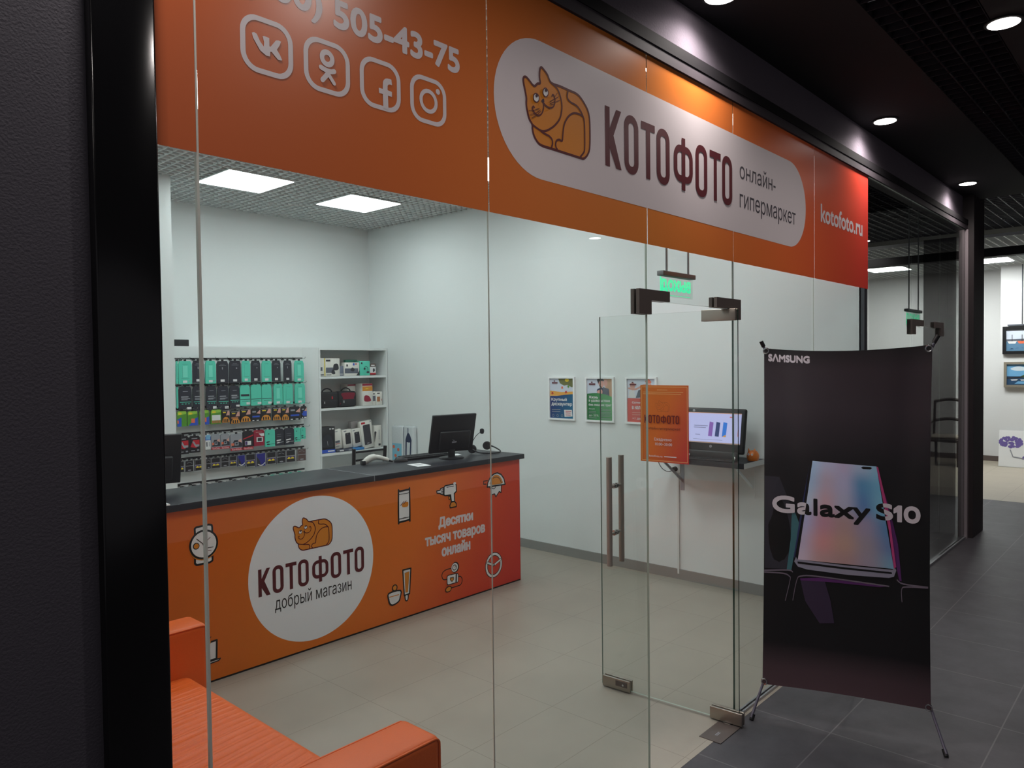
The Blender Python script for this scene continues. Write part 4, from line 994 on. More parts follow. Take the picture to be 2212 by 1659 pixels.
def product(code, row, i, n, x0, x1, zt, zb, zr):
    nm, look, cat, bm = KIND[code]
    w = x1 - x0; h = zt - zb; th = 0.012 if code in ('t', 'u', 'g', 'b', 'gh') else 0.016
    yf = 5.20 + random.uniform(-0.004, 0.004)
    lab = f'{look}, {ORD[i]} from left, {ROWN[row]} on display wall'
    root = thing(nm, lab, cat, ((x0 + x1) / 2, yf, zb), 0, f'packs on the {ROWN[row]} of hooks')
    mb = MB()
    c = (x0 + x1) / 2
    if row in ('r1', 'r2'):       # pouch: slightly narrower at the hanger, soft edges
        s = min(0.012, w * 0.12)
        poly = [(x0 + 0.003, yf, zb), (x1 - 0.003, yf, zb), (x1, yf, zb + 0.006), (x1, yf, zt - 0.03), (x1 - s, yf, zt), (x0 + s, yf, zt), (x0, yf, zt - 0.03), (x0, yf, zb + 0.006)]
    elif row == 'r5':
        poly = [(x0, yf, zb), (x1, yf, zb), (x1, yf, zt), (x0, yf, zt)]
    else:
        s = min(0.016, w * 0.2)
        poly = [(x0, yf, zb + 0.004), (x0 + 0.004, yf, zb), (x1 - 0.004, yf, zb), (x1, yf, zb + 0.004), (x1, yf, zt - s), (x1 - s, yf, zt), (x0 + s, yf, zt), (x0, yf, zt - s)]
    mb.prism(poly, (0, th, 0), bm)
    a = Art(facing_front(yf), 0.0004, 0.0003)
    R = lambda u0, v0, u1, v1, m, up=False: a.fill([(x0 + w * u0, zb + h * v0), (x0 + w * u1, zb + h * v0), (x0 + w * u1, zb + h * v1), (x0 + w * u0, zb + h * v1)], m, up=up)
    PP = lambda L, m, up=False: a.fill([(x0 + w * u, zb + h * v) for u, v in L], m, up=up)
    S = lambda L, wd, m: a.stroke([(x0 + w * u, zb + h * v) for u, v in L], wd, m, up=False)
    mb2 = None
    if code in ('g', 'gh'):
        R(0.30, 0.30, 0.68, 0.80, m_mint2 if i % 2 else m_mint); S([(0.2, 0.25), (0.8, 0.25)], 0.0012, m_char); S([(0.3, 0.86), (0.7, 0.86)], 0.0015, m_char); S([(.3, .3), (.3, .8)], .001, m_char)
        R(0.74, 0.10, 0.86, 0.15, m_gry)
    if code == 'b':
        S([(0.2, 0.80), (0.8, 0.80)], 0.002, m_gry); S([(0.3, 0.86), (0.66, 0.86)], 0.002, m_gry)
        if i % 2: a.fill(circ(x0 + w * .62, zb + h * .66, w * 0.06, n=12), m_gry, up=False)
        else: R(0.44, 0.62, 0.52, 0.72, m_gry)
    if code == 't':
        for v, u, q in ((0.80, 0.7, 0.004), (0.575, 0.72, 0.010), (0.50, 0.86, 0.006), (0.46, 0.66, 0.006)): S([(0.2 if v < .7 else .32, v), (u, v)], q, m_gry)
        R(0.06, 0.345, 0.98, 0.37, m_mint); 
        for u in (0.2, 0.45, 0.7): R(u, 0.27, u + 0.14, 0.30, m_mint)
    if code == 'u':
        R(0.0, 0.30, 1.0, 0.325, m_char); S([(0.2, 0.22), (0.8, 0.22)], 0.003, m_char)
        if i == 6: R(0.08, 0.46, 0.92, 0.56, m_char)
    if code in ('p', 'q'):
        PP([(0.05, 0.72), (0.95, 0.80), (0.95, 0.97), (0.08, 0.97)], mat('battery_lime', (150, 196, 70), .4)); a.fill(circ(x0 + w * .3, zb + h * .83, w * .2, h * .07, 18), m_yel, up=True)
        if code == 'q': PP([(0.1, 0.0), (1.0, 0.0), (1.0, 0.55), (0.62, 0.45)], m_blu, True); R(0.35, 0.18, 0.72, 0.48, m_org2)
        elif i == 0: PP([(0.0, 0.0), (0.45, 0.0), (0.45, 0.6), (0.0, 0.45)], m_blu, True); R(0, .2, .15, .4, m_org2)
        else: R(0.1, 0.25, 0.92, 0.62, m_tagw, True); R(0.1, 0.06, 0.92, 0.24, m_cop, True); [R(u, 0.07, u + 0.05, 0.23, m_grn) for u in (0.25, 0.45, 0.65)]
    if code in ('d', 'e'):
        PP([(0.52, 0.55), (0.98, 0.55), (0.98, 0.88), (0.80, 0.95)], m_skin); R(0.12, 0.74, 0.5, 0.82, m_yel); R(0.05, 0.88, 0.95, 0.92, m_gry, True)
        a.fill([(x0 + w * (0.5 + 0.48 * math.cos(t)), zb + h * (0.02 + 0.42 * math.sin(t))) for t in [PI * k / 14 for k in range(15)]], m_amb)
        [R(u, 0.05, u + 0.13, 0.28, m_blk2) for u in (0.18, 0.42, 0.66)]
        if code == 'e': R(0.05, 0.38, 0.8, 0.5, m_cop)
    if code == 'f':
        PP([(0.55, 0.6), (0.98, 0.55), (0.98, 0.9)], m_skin); R(0.1, 0.3, 0.9, 0.42, m_blu); R(0.1, 0.68, 0.5, 0.8, m_gry); R(0.1, 0.03, 0.3, 0.10, m_tagw); R(0.55, 0.03, 0.8, 0.10, m_tagw)
        if i > 11: R(0.3, 0.2, 1.0, 0.6, m_blu, True); R(.5, .02, .95, .12, m_tagw)
    if code == 'm':
        PP([(0.08, 0.35), (0.35, 0.75), (0.95, 0.75), (0.95, 0.42), (0.6, 0.28)], m_red, True); PP([(0.25, 0.66), (0.42, 0.68), (0.60, 0.48), (0.92, 0.48), (0.92, 0.36), (0.55, 0.34)], m_gry); R(0.2, 0.82, 0.75, 0.87, m_gry); R(0.15, 0.1, 0.5, 0.15, m_gry); R(0.7, 0.10, 0.9, 0.18, m_gry)
    if code == 'w': R(0.0, 0.62, 1.0, 0.86, m_blu, True); R(0.5, 0.66, 0.95, 0.98, mat('print_sky', (120, 176, 210), .5)); R(0.55, 0.2, 0.65, 0.5, m_char); R(0.82, 0.2, 0.9, 0.5, m_gry)
    if code in ('s', 'k'):
        R(0.0, 0.0, 1.0, 0.15, m_red, True)
        if code == 's': PP([(0.05, 0.2), (0.98, 0.2), (0.98, 0.42), (0.6, 0.62), (0.3, 0.62)], m_char, True); R(0.06, 0.3, 0.3, 0.45, m_org2); PP([(0.6, 0.55), (0.95, 0.45), (0.9, 0.7)], m_skin); R(0.35, 0.3, 0.68, 0.5, m_gry, True); R(0.42, 0.36, 0.6, 0.47, m_char)
        else: R(0.18, 0.24, 0.78, 0.46, m_tagw, True); R(0.2, 0.26, 0.42, 0.44, m_vio); PP([(0.0, 0.55), (1.0, 0.72), (1.0, 0.8), (0.0, 0.6)], m_red)
        a.up(); a.text('SanDisk', x0 + w * 0.1, zb + h * 0.03, x0 + w * 0.92, zb + h * 0.12, m_tagw, up=False)
    if code == 'r': R(0.25, 0.25, 0.85, 0.55, m_tagw, True); R(0.35, 0.3, 0.75, 0.5, m_char); PP([(0.45, 0.78), (0.98, 0.78), (0.98, 0.6), (0.7, 0.6)], m_tagw); S([(0.2, 0.86), (0.75, 0.86)], 0.004, m_skin)
    if code == 'c': S([(0.15, 0.27), (0.4, 0.29)], 0.012, m_char); S([(0.2, 0.14), (0.4, 0.14)], 0.011, m_char); S([(0.4, 0.14), (0.98, 0.16)], 0.003, m_char); R(0.3, 0.72, 0.42, 0.78, m_char)
    if code == 'x': S([(0.2, 0.30), (0.6, 0.33)], 0.013, m_tagw); S([(0.2, 0.16), (0.45, 0.18)], 0.011, m_tagw); S([(0.45, 0.18), (0.95, 0.20)], 0.003, m_tagw); S([(0.2, 0.66), (0.7, 0.67)], 0.002, m_gry); S([(0.2, 0.54), (0.7, 0.55)], 0.002, m_gry)
    if code in ('v', 'v2', 'k2', 'n'):
        for u0, v0, u1, v1 in ((0, 0, 0.05, 1), (0.95, 0, 1, 1), (0, 0.0, 1, 0.03), (0, 0.97, 1, 1)): R(u0, v0, u1, v1, m_case)
        if code != 'n': R(0, 0.50, 1, 0.55, m_case)
        if code == 'v':
            R(.05, .28, .95, .5, m_vio, True)
            for u in (0.3, 0.68): a.fill([(x0 + w * (u + 0.17 * math.cos(t)), zb + h * (0.27 + 0.16 * math.sin(t))) for t in [PI * k / 10 for k in range(11)]], m_yel, up=False)
        if code in ('v2', 'k2'): a.fill(circ(x0 + w * .5, zb + h * .14, w * .22, h * .05, 16), m_gry, up=False); S([(.2, .78), (.55, .84), (.8, .74)], .003, m_gry)
        if code == 'n': PP([(0.05, 0.05), (0.05, 0.8), (0.4, 0.4), (0.5, 0.05)], m_char, True); S(smooth([(0.2, 0.18), (0.45, 0.08), (0.7, 0.12), (0.9, 0.25)]), 0.008, m_tagw)
    o = mb.build('package', root)
    if a.mb.v: a.build('print', root)
    if code in ('g', 'b', 't', 'u'):
        u = 0.30 if code in ('g', 'b') else (0.62 if code != 'g' else 0.3)
        mb = MB(); mb.box((x0 + w * u, yf - 0.0022, zb + h * 0.055), (x0 + w * u + min(0.040, w * .36), yf - 0.0012, zb + h * 0.055 + 0.022), m_tagw); mb.build('price_tag', root)
    mb = MB(); mb.box((c - 0.012, yf + 0.002, zt - 0.004), (c + 0.012, yf + 0.004, zt + 0.016), m_blk2); mb.build('hang_tab', root)
    hook(c, zr, 0.20 if i < n - 1 else 0.215)
for row, zr in (('r1', RZ[0]), ('r2', RZ[1]), ('r3', RZ[2]), ('r4', RZ[3]), ('r5', RZ[4])):
    L = DATA[row]; seen = {}
    for i, (code, x0, x1, zt, zb) in enumerate(L):
        x0, x1, zt, zb = x0 / 1000, x1 / 1000, zt / 1000, zb / 1000
        zt = min(zt, zr - 0.012)
        product(code, row, i, len(L), x0, x1, zt, zb, zr)
for i, x in enumerate((3.048, 3.158, 3.27, 3.414, 3.557, 3.721, 3.852, 3.965, 4.064, 4.165, 4.273)):
    hook(x, RZ[5], 0.2)
    g = i > 6
    t = thing('cable_pack', f'{"mint" if g else "dark"} pack hanging just above the worktop, {ORD[i]} hook of the bottom rail', 'pack', (x, 5.22, 0.5), 0, 'packs on the bottom rail hooks')
    mb = MB(); mb.box((x - 0.045, 5.22, 0.5), (x + 0.045, 5.232, 0.668), m_mint if g else m_blk2); mb.build('package', t)
    mb = MB(); mb.box((x - 0.02, 5.222, 0.664), (x + 0.02, 5.226, 0.688), m_mint if g else m_blk2); mb.build('hang_tab', t)

# ------------------------------------------------------------------ white shelf unit in the corner
su = thing('shelf_unit', 'white open shelf unit in the back corner of the shop', 'shelf', (4.98, 5.36, 0))
SX0, SX1, SY0, SY1 = 4.518, 5.432, 5.20, 5.525
for x in (SX0, SX1 - 0.02):
    mb = MB(); mb.box((x, SY0, 0), (x + 0.02, SY1, 1.977), m_white); mb.build('side_panel', su)
mb = MB(); mb.box((SX0 + 0.02, SY1 - 0.006, 0.05), (SX1 - 0.02, SY1, 1.955), m_white); mb.build('back_panel', su)
mb = MB(); mb.box((SX0 + 0.02, SY0, 1.953), (SX1 - 0.02, SY1 - 0.006, 1.977), m_white); mb.build('top_panel', su)
SHZ = [0.05, 0.43, 0.838, 1.326, 1.668]
for z in SHZ:
    mb = MB(); mb.box((SX0 + 0.02, SY0 + 0.002, z - 0.024), (SX1 - 0.02, SY1 - 0.006, z), m_white); mb.build('shelf_board', su)
def carton(name, label, cat, x0, x1, z0, z1, yf, dep, m, art=None, group='goods on the white shelves', rz=0.0, lean=0.0, side=None):
    t = thing(name, label, cat, ((x0 + x1) / 2, yf, z0), rz, group); M0 = wm(t) @ Matrix.Translation((0, 0, abs(math.sin(lean)) * (x1 - x0) / 2)) @ Matrix.Rotation(lean, 4, 'Y')
    w = x1 - x0; h = z1 - z0
    mb = MB(M0); mb.box((-w / 2, 0, 0.002), (w / 2, dep, h), m, bev=0.002, seg=1); mb.build('carton', t)
    if art:
        a = Art(lambda u, v, hh: M0 @ Vector((-w / 2 + w * u, -hh, 0.004 + (h - 0.005) * v)), 0.0006, 0.0004); art(a); a.build('print', t)
    return t, M0, w, h
def R_(a, u0, v0, u1, v1, m, up=True): a.fill([(u0, v0), (u1, v0), (u1, v1), (u0, v1)], m, up=up)
m_bxw = mat('carton_white', (224, 222, 214), 0.45); m_pgrey = mat('print_slate', (92, 96, 108), 0.5); m_pdk = mat('print_dark', (44, 44, 50), 0.5)
zA, zB, zC = SHZ[4], SHZ[3], SHZ[2]
def _h1(a): R_(a, 0, 0.3, .6, .5, m_pgrey); a.fill(circ(.1, .7, .16, .08), m_pdk); R_(a, 0.1, 0.05, .8, .1, m_pdk); R_(a, .88, 0, 1, 1, m_yel)
def _h2(a): R_(a, 0.03, .18, .6, .48, m_pgrey); a.fill(smooth([(.55, .35), (.58, .65), (.85, .68), (.92, .42), (.8, .32)], True), m_pdk); a.fill(smooth([(.4, .2), (.5, .38), (.62, .3), (.66, .12), (.5, .1)], True), m_pdk); R_(a, .04, .82, .34, .92, m_pdk); R_(a, .05, .05, .4, .08, m_pdk)
def _h3(a): R_(a, 0, .18, .9, .55, m_pgrey); a.fill(smooth([(.38, .4), (.5, .62), (.66, .5), (.6, .32)], True), m_pdk); a.fill([(.78, 0), (1, 0), (1, .4)], m_pdk); R_(a, .55, .78, .66, .95, m_blu); R_(a, .7, .84, .82, .93, m_red); R_(a, .1, .7, .2, .86, m_pdk)
def _hg(a):
    a.stroke(smooth([(.42, .48), (.5, .6), (.66, .62), (.76, .5), (.78, .3)]), .035, m_char); a.fill(circ(.45, .46, .1, .07), m_char); a.fill(circ(.78, .22, .15, .07), m_char); R_(a, .1, .8, .24, .92, m_char)
def _hb(a): R_(a, 0, .2, 1, .72, m_tagw); a.fill(smooth([(.55, .25), (.5, .5), (.7, .6), (.85, .4)], True), m_pdk); R_(a, 0, .05, 1, .2, m_red); R_(a, .2, .8, .8, .9, m_tagw)
carton('product_box', 'white accessory box at the far left of the upper shelf', 'box', 4.545, 4.629, zA, 1.868, 5.25, 0.10, m_bxw, _h1)
carton('product_box', 'white box with a black phone holder printed on it, upper shelf', 'box', 4.633, 4.817, zA, 1.866, 5.25, 0.12, m_bxw, _h2)
carton('product_box', 'grey blue box wedged between two white boxes on the upper shelf', 'box', 4.822, 4.878, zA, 1.78, 5.27, 0.10, mat('carton_blue_grey', (110, 116, 134), .5), lambda a: R_(a, .1, .05, .9, .25, m_gry))
carton('product_box', 'white box with a grey picture and blue mark, upper shelf', 'box', 4.882, 5.078, zA, 1.818, 5.25, 0.12, m_bxw, _h3)
carton('product_box', 'mint green box with a black bendy lamp printed on it', 'box', 5.086, 5.224, zA, 1.832, 5.25, 0.12, m_mint, _hg)
carton('product_box', 'small brown and white box right of the mint box', 'box', 5.230, 5.312, zA, 1.803, 5.26, 0.11, m_brn, _hb)
carton('product_box', 'flat green box standing behind the others on the upper shelf', 'box', 5.00, 5.16, zA, 1.85, 5.40, 0.04, mat('carton_green', (60, 150, 124), .5))
# bags on the middle shelf
m_bagk = mat('bag_black', (34, 34, 36), 0.8, bump=0.3, bscale=300); m_bagr = mat('bag_red', (120, 22, 44), 0.75, bump=0.3, bscale=300)
def bag(label, x0, x1, z1, redp):
    t = thing('camera_bag', label, 'bag', ((x0 + x1) / 2, 5.24, zB), 0, 'camera bags on the middle shelf')
    w = x1 - x0; h = z1 - zB
    mb = MB(); mb.box((x0, 5.24, zB + 0.001), (x1, 5.36, z1), m_bagk, bev=0.028, seg=4); mb.build('body', t)
    mb = MB(); c = (x0 + x1) / 2 + .01; mb.tube(smooth([(c - 0.062, 5.30, z1 - 0.012), (c - 0.05, 5.30, z1 + 0.018), (c, 5.30, z1 + 0.036), (c + 0.05, 5.30, z1 + 0.018), (c + 0.062, 5.30, z1 - 0.012)]), 0.007, m_bagk, 8); mb.build('carry_handle', t)
    mb = MB(); mb.box((x0 + 0.02, 5.228, zB + 0.01), (x1 - 0.02, 5.246, zB + h * 0.5), m_bagk, bev=0.008); o = mb.build('front_pocket', t)
    mb = MB(); mb.box((x0 + .05, 5.2265, zB + h * .28), (x0 + .056, 5.2285, zB + h * .42), m_tagw); mb.build('zip_pull', t)
    if redp:
        a = Art(facing_front(5.2395), 0.0016); a.fill(smooth([(x0 + .03, z1 - .02), (x1 - .03, z1 - .02), (x1 - .045, zB + h * .55), (x1 - .02, zB + h * .25), (x0 + w * .5, zB + h * .45), (x0 + .01, zB + h * .2), (x0 + .05, zB + h * .55)], True), m_bagr); o = a.build('red_panel', t); o['label'] = 'dark red front panel'
    else:
        a = Art(facing_front(5.2395), 0.0016); R_(a, x0 + w * .62, zB + h * .55, x0 + w * .68, zB + h * .72, m_red); o = a.build('red_mark', t); o['label'] = 'small red mark'
bag('black camera bag lying on the middle shelf next to the shelf side', 4.548, 4.79, 1.50, False)
bag('black camera bag with a dark red front, on the middle shelf', 4.795, 5.03, 1.50, True)
def _bf(a): R_(a, 0, .90, 1, 1, m_crim); R_(a, 0, .66, 1, .88, m_amb); a.fill(smooth([(.2, .44), (.5, .46), (.72, .38), (.82, .2), (.2, .2)], True), m_crim); R_(a, .3, .75, .6, .79, m_yel)
carton('product_box', 'tall white box with crimson and amber bands on the middle shelf', 'box', 5.106, 5.245, zB, 1.578, 5.24, 0.16, m_bxw, _bf)
carton('product_box', 'tall plain box turned sideways behind the camera bags', 'box', 4.99, 5.10, zB, 1.572, 5.36, 0.13, m_bxw, lambda a: R_(a, 0, .93, 1, 1, m_crim))
carton('product_box', 'small white box with a dark picture, beside the crimson banded box', 'box', 5.252, 5.297, zB, 1.484, 5.25, 0.10, m_bxw, lambda a: (R_(a, .1, .3, .9, .7, m_pgrey), R_(a, .2, .78, .7, .88, m_pdk)))
carton('product_box', 'small white box with a brown picture at the right of the middle shelf', 'box', 5.305, 5.39, zB, 1.480, 5.25, 0.09, m_bxw, lambda a: (R_(a, .12, .25, .62, .62, m_cop), R_(a, .15, .85, .6, .92, m_pdk), R_(a, .85, .3, .92, .45, m_red)))
# lower shelf: black box, power banks, speakers
def _dk(a): R_(a, 0, 0, 1, .13, m_blu); R_(a, .5, .04, .95, .09, m_tagw); a.fill(smooth([(.1, .25), (.2, .6), (.5, .72), (.75, .6), (.85, .25)], True), m_char); R_(a, .62, .9, .72, .95, m_tagw); R_(a, .78, .9, .92, .95, m_tagw); a.stroke([(.5, .3), (.47, .45)], .03, m_gry)
carton('product_box', 'black box with a blue base strip at the left of the lower shelf', 'box', 4.545, 4.732, zC, 1.122, 5.24, 0.14, m_blk2, _dk)
carton('product_box', 'flat dark box lying under the white power bank boxes', 'box', 4.745, 4.955, zC, 0.866, 5.22, 0.16, mat('carton_steel', (70, 74, 88), .5), lambda a: (R_(a, .15, .2, .4, .8, m_tagw), R_(a, .7, .2, .9, .8, m_gry)))
carton('product_box', 'flat blue box lying at the front of the lower shelf', 'box', 4.96, 5.105, zC, 0.866, 5.22, 0.16, mat('carton_blue', (52, 130, 196), .5))
def _pb0(a): R_(a, .1, .3, .7, .42, m_pgrey); R_(a, .1, .24, .75, .27, m_red); R_(a, .1, .1, .6, .14, m_gry); R_(a, .1, .88, .5, .92, m_gry)
def _pb(a): a.fill(rrect(.25, .2, .85, .82, .06), m_pdk); R_(a, .45, .74, .6, .76, m_gry); R_(a, .1, .9, .4, .96, m_gry)
def _sp(a): a.fill(rrect(.2, .12, .82, .86, .04), mat('speaker_mesh', (62, 60, 66), .7)); R_(a, .42, .16, .6, .18, m_tagw); R_(a, .08, .9, .42, .97, m_red); R_(a, .85, .92, .94, .98, m_gry)
zD = 0.8665
carton('product_box', 'white box with small print, its left neighbour is the black box', 'box', 4.752, 4.850, zD, 1.082, 5.27, 0.05, m_bxw, _pb0, lean=math.radians(-5))
carton('power_bank_box', 'white window box with a grey power bank, left of two', 'box', 4.856, 4.972, zD, 1.072, 5.255, 0.05, m_bxw, _pb, lean=math.radians(-4))
carton('power_bank_box', 'white window box with a grey power bank, leaning against the speaker box', 'box', 4.985, 5.10, zD, 1.070, 5.255, 0.05, m_bxw, _pb, lean=math.radians(-7))
carton('speaker_box', 'large white window box with a tall dark speaker', 'box', 5.105, 5.262, zC, 1.150, 5.245, 0.06, m_bxw, _sp, lean=math.radians(-7))
carton('product_box', 'pale box standing behind the large speaker box', 'box', 5.05, 5.16, zC, 1.150, 5.36, 0.06, mat('carton_grey', (170, 166, 164), .5), lean=math.radians(-4))
carton('product_box', 'white box with a black corner at the right of the lower shelf', 'box', 5.285, 5.385, zC, 1.092, 5.27, 0.08, m_bxw, lambda a: (a.fill([(0, .2), (.3, .7), (.1, .75), (0, .7)], m_pdk), R_(a, .62, .35, .7, .8, m_gry), R_(a, .55, .06, .85, .16, m_pdk)))
# ------------------------------------------------------------------ wrapped goods between the shelf unit and the right wall
m_wrap = mat('clear_wrap', (206, 212, 214), 0.18, spec=0.8, bump=0.5, bscale=40)
m_navy = mat('strap_navy', (40, 52, 84), 0.6); m_pale = mat('print_pale_blue', (128, 190, 214), 0.5)
ps = facing_side(5.372)
t = thing('wrapped_parcel', 'clear wrapped parcel with a pale blue and orange lower half, next to the shelf side', 'parcel', (5.40, 4.975, 0), 0, 'wrapped goods by the right wall')
mb = MB(); mb.box((5.372, 4.872, 0), (5.432, 5.075, 1.10), m_wrap, bev=0.022, seg=3); mb.build('parcel_body', t)
a = Art(ps, 0.0008); R_(a, -5.055, 0.05, -4.892, 0.90, m_pale)
for u, v in ((-5.03, .86), (-4.95, .83), (-5.0, .76), (-4.92, .74), (-4.96, .66), (-5.03, .6)): a.fill(circ(u, v, 0.022, 0.02, 10), m_org2, up=False)
a.build('print', t)
t = thing('wrapped_parcel', 'clear wrapped parcel with a navy strap, nearer along the right wall', 'parcel', (5.40, 4.775, 0), 0, 'wrapped goods by the right wall')
mb = MB(); mb.box((5.372, 4.690, 0), (5.432, 4.862, 1.105), m_wrap, bev=0.022, seg=3); mb.build('parcel_body', t)
a = Art(ps, 0.0008); a.fill(smooth([(-4.82, .93), (-4.80, 1.0), (-4.775, 1.03), (-4.74, 1.0), (-4.72, .93)], True), m_navy); a.stroke([(-4.81, .94), (-4.83, .5)], .022, m_navy, up=False); a.stroke([(-4.73, .94), (-4.765, .5)], .022, m_navy, up=False); a.stroke([(-4.775, 1.03), (-4.775, 1.08)], .012, m_navy); a.stroke([(-4.852, 1.09), (-4.852, .5)], .006, m_navy)
o = a.build('strap', t); o['label'] = 'navy carrying strap'

# ------------------------------------------------------------------ framed posters on the right wall
m_p1 = gradient('poster_blue', (0.0, -0.9, -0.4), -3.1, -2.7, [(0.0, (36, 38, 108)), (1.0, (16, 116, 146))], 0.4)
m_p2 = gradient('poster_green', 1, 2.36, 2.06, [(0.0, (20, 110, 52)), (1.0, (96, 168, 110))], 0.4)
m_p3 = mat('poster_coral', (206, 92, 84), 0.4); m_sky = mat('poster_sky', (206, 214, 228), 0.45); m_leaf = mat('poster_olive', (110, 112, 62), 0.5)
m_hair = mat('poster_hair', (40, 32, 34), 0.5); m_hairb = mat('poster_blond', (196, 158, 128), 0.5); m_lea2 = mat('poster_autumn', (232, 168, 74), 0.45)
def poster(label, y0, y1, art):
    t = thing('framed_poster', label, 'poster', (XR - 0.01, (y0 + y1) / 2, 1.256), 0, 'framed posters on the right wall')
    z0, z1 = 1.256, 1.657; w = 0.0165; mb = MB()
    m_fr = mat('frame_white', (238, 240, 240), 0.35)
    for a_, b_ in (((y0, z0), (y1, z0 + w)), ((y0, z1 - w), (y1, z1)), ((y0, z0 + w), (y0 + w, z1 - w)), ((y1 - w, z0 + w), (y1, z1 - w))):
        mb.box((XR - 0.020, a_[0], a_[1]), (XR - 0.001, b_[0], b_[1]), m_fr)
    mb.build('frame', t)
    mb = MB(); mb.box((XR - 0.006, y0 + w, z0 + w), (XR - 0.0015, y1 - w, z1 - w), m_sky); mb.build('print_sheet', t)
    a = Art(facing_side(XR - 0.006), 0.0005, 0.0003); art(a, -y1 + w, -y0 - w, z0 + w, z1 - w); a.build('print', t)
def logo_small(a, u, v, w):
    a.fill(circ(u + w * .45, v + .014, w * .14, .006, 12), m_claret, up=False); a.fill([(u, v - .009), (u + w, v - .009), (u + w, v + .004), (u, v + .004)], m_claret, up=False)
    a.fill([(u + w * .08, v - .016), (u + w * .92, v - .016), (u + w * .92, v - .0145), (u + w * .08, v - .0145)], m_claret)
def P1(a, u0, u1, v0, v1):
    W_ = u1 - u0; H_ = v1 - v0
    Q = lambda x, y: (u0 + W_ * x, v0 + H_ * y)
    a.fill([Q(.35, 1), Q(.42, .88), (Q(.6, .82)), Q(.75, .84), Q(.92, .78), Q(1, .8), Q(1, 1)], m_leaf); a.fill(circ(*Q(.72, .96), .024, .016, 14), m_yel)
    a.fill([Q(0, .56), Q(1, .58), Q(1, .68), Q(.5, .66), Q(0, .69)], m_lea2)
    for x, y, m in ((.52, .77, m_org2), (.78, .80, m_grn), (.68, .66, m_red), (.1, .63, m_red)):
        a.fill([(Q(x, y)[0] + .018 * (1 if k % 2 else .45) * math.cos(k * PI / 5 + .3), Q(x, y)[1] + .018 * (1 if k % 2 else .45) * math.sin(k * PI / 5 + .3)) for k in range(10)], m, up=False)
    a.up(); a.fill([Q(0, 0), Q(1, 0), Q(1, .615), Q(.6, .59), Q(.3, .56), Q(0, .555)], m_p1)
    logo_small(a, *Q(.08, .895), W_ * .25)
    a.text('Крупный', *Q(.06, .42), *Q(.71, .51), m_tagw, .0022); a.text('дискаунтер', *Q(.06, .30), *Q(.93, .385), m_tagw, .0022)
    a.lines(Q(.07, 0)[0], Q(.46, 0)[0], [Q(0, .215)[1], Q(0, .165)[1]], .006, m_gry, .1)
    for x in (.13, .32, .51): a.stroke(circ(*Q(x, .065), .011, n=14), .003, m_gry, True, up=False)
    a.up(); a.fill([Q(.62, .04), Q(.95, .06), Q(.93, .22), Q(.60, .215)], m_tagw); a.lines(Q(.66, 0)[0], Q(.9, 0)[0], [Q(0, .18)[1], Q(0, .14)[1], Q(0, .09)[1]], .006, m_red)
def P2(a, u0, u1, v0, v1):
    W_ = u1 - u0; H_ = v1 - v0
    Q = lambda x, y: (u0 + W_ * x, v0 + H_ * y)
    a.fill([Q(.66, 1), Q(1, 1), Q(1, .55), Q(.7, .55), Q(.72, .8)], m_hairb); a.fill(smooth([Q(.66, .95), Q(.78, .96), Q(.80, .86), Q(.70, .80)], True), m_skin)
    a.fill(smooth([Q(.44, .94), Q(.62, .96), Q(.66, .84), Q(.56, .78), Q(.47, .84)], True), m_skin); a.fill(smooth([Q(.41, .99), Q(.62, 1.0), Q(.66, .94), Q(.5, .95), Q(.45, .88), Q(.42, .92)], True), m_hair); a.stroke([Q(.5, .83), Q(.58, .79)], .008, m_hair)
    a.fill(smooth([Q(.40, .74), Q(.55, .78), Q(.68, .76), Q(.62, .62), Q(.42, .64)], True), m_navy); a.fill(smooth([Q(.40, .70), Q(.58, .74), Q(.60, .64), Q(.46, .62)], True), m_skin); a.fill([Q(.62, .80), Q(.85, .76), Q(.88, .58), Q(.64, .60)], m_pgrey)
    top = [Q(k / 12, .62 + .035 * math.sin(PI * (k / 12 * .9 + .1)) - .06 * (k / 12) ** 3) for k in range(13)]
    a.fill([Q(0, 0), Q(1, 0)] + top[::-1], m_p2)
    logo_small(a, *Q(.08, .875), W_ * .25)
    a.text('Жизнь', *Q(.07, .52), *Q(.43, .585), m_tagw, .0018); a.text('в удовольствие', *Q(.07, .425), *Q(.90, .49), m_tagw, .0014); a.text('без лишних трат', *Q(.07, .33), *Q(.95, .395), m_tagw, .0014)
    a.text('Акции', *Q(.07, .25), *Q(.30, .285), m_tagw); a.text('до 25%', *Q(.07, .08), *Q(.45, .135), m_tagw); a.text('Скидки', *Q(.54, .22), *Q(.92, .285), m_gry)
    a.lines(Q(.07, 0)[0], Q(.40, 0)[0], [Q(0, .205)[1], Q(0, .17)[1], Q(0, .05)[1]], .004, m_gry); a.lines(Q(.54, 0)[0], Q(.96, 0)[0], [Q(0, k)[1] for k in (.19, .16, .13, .10, .05, .03)], .003, m_gry)
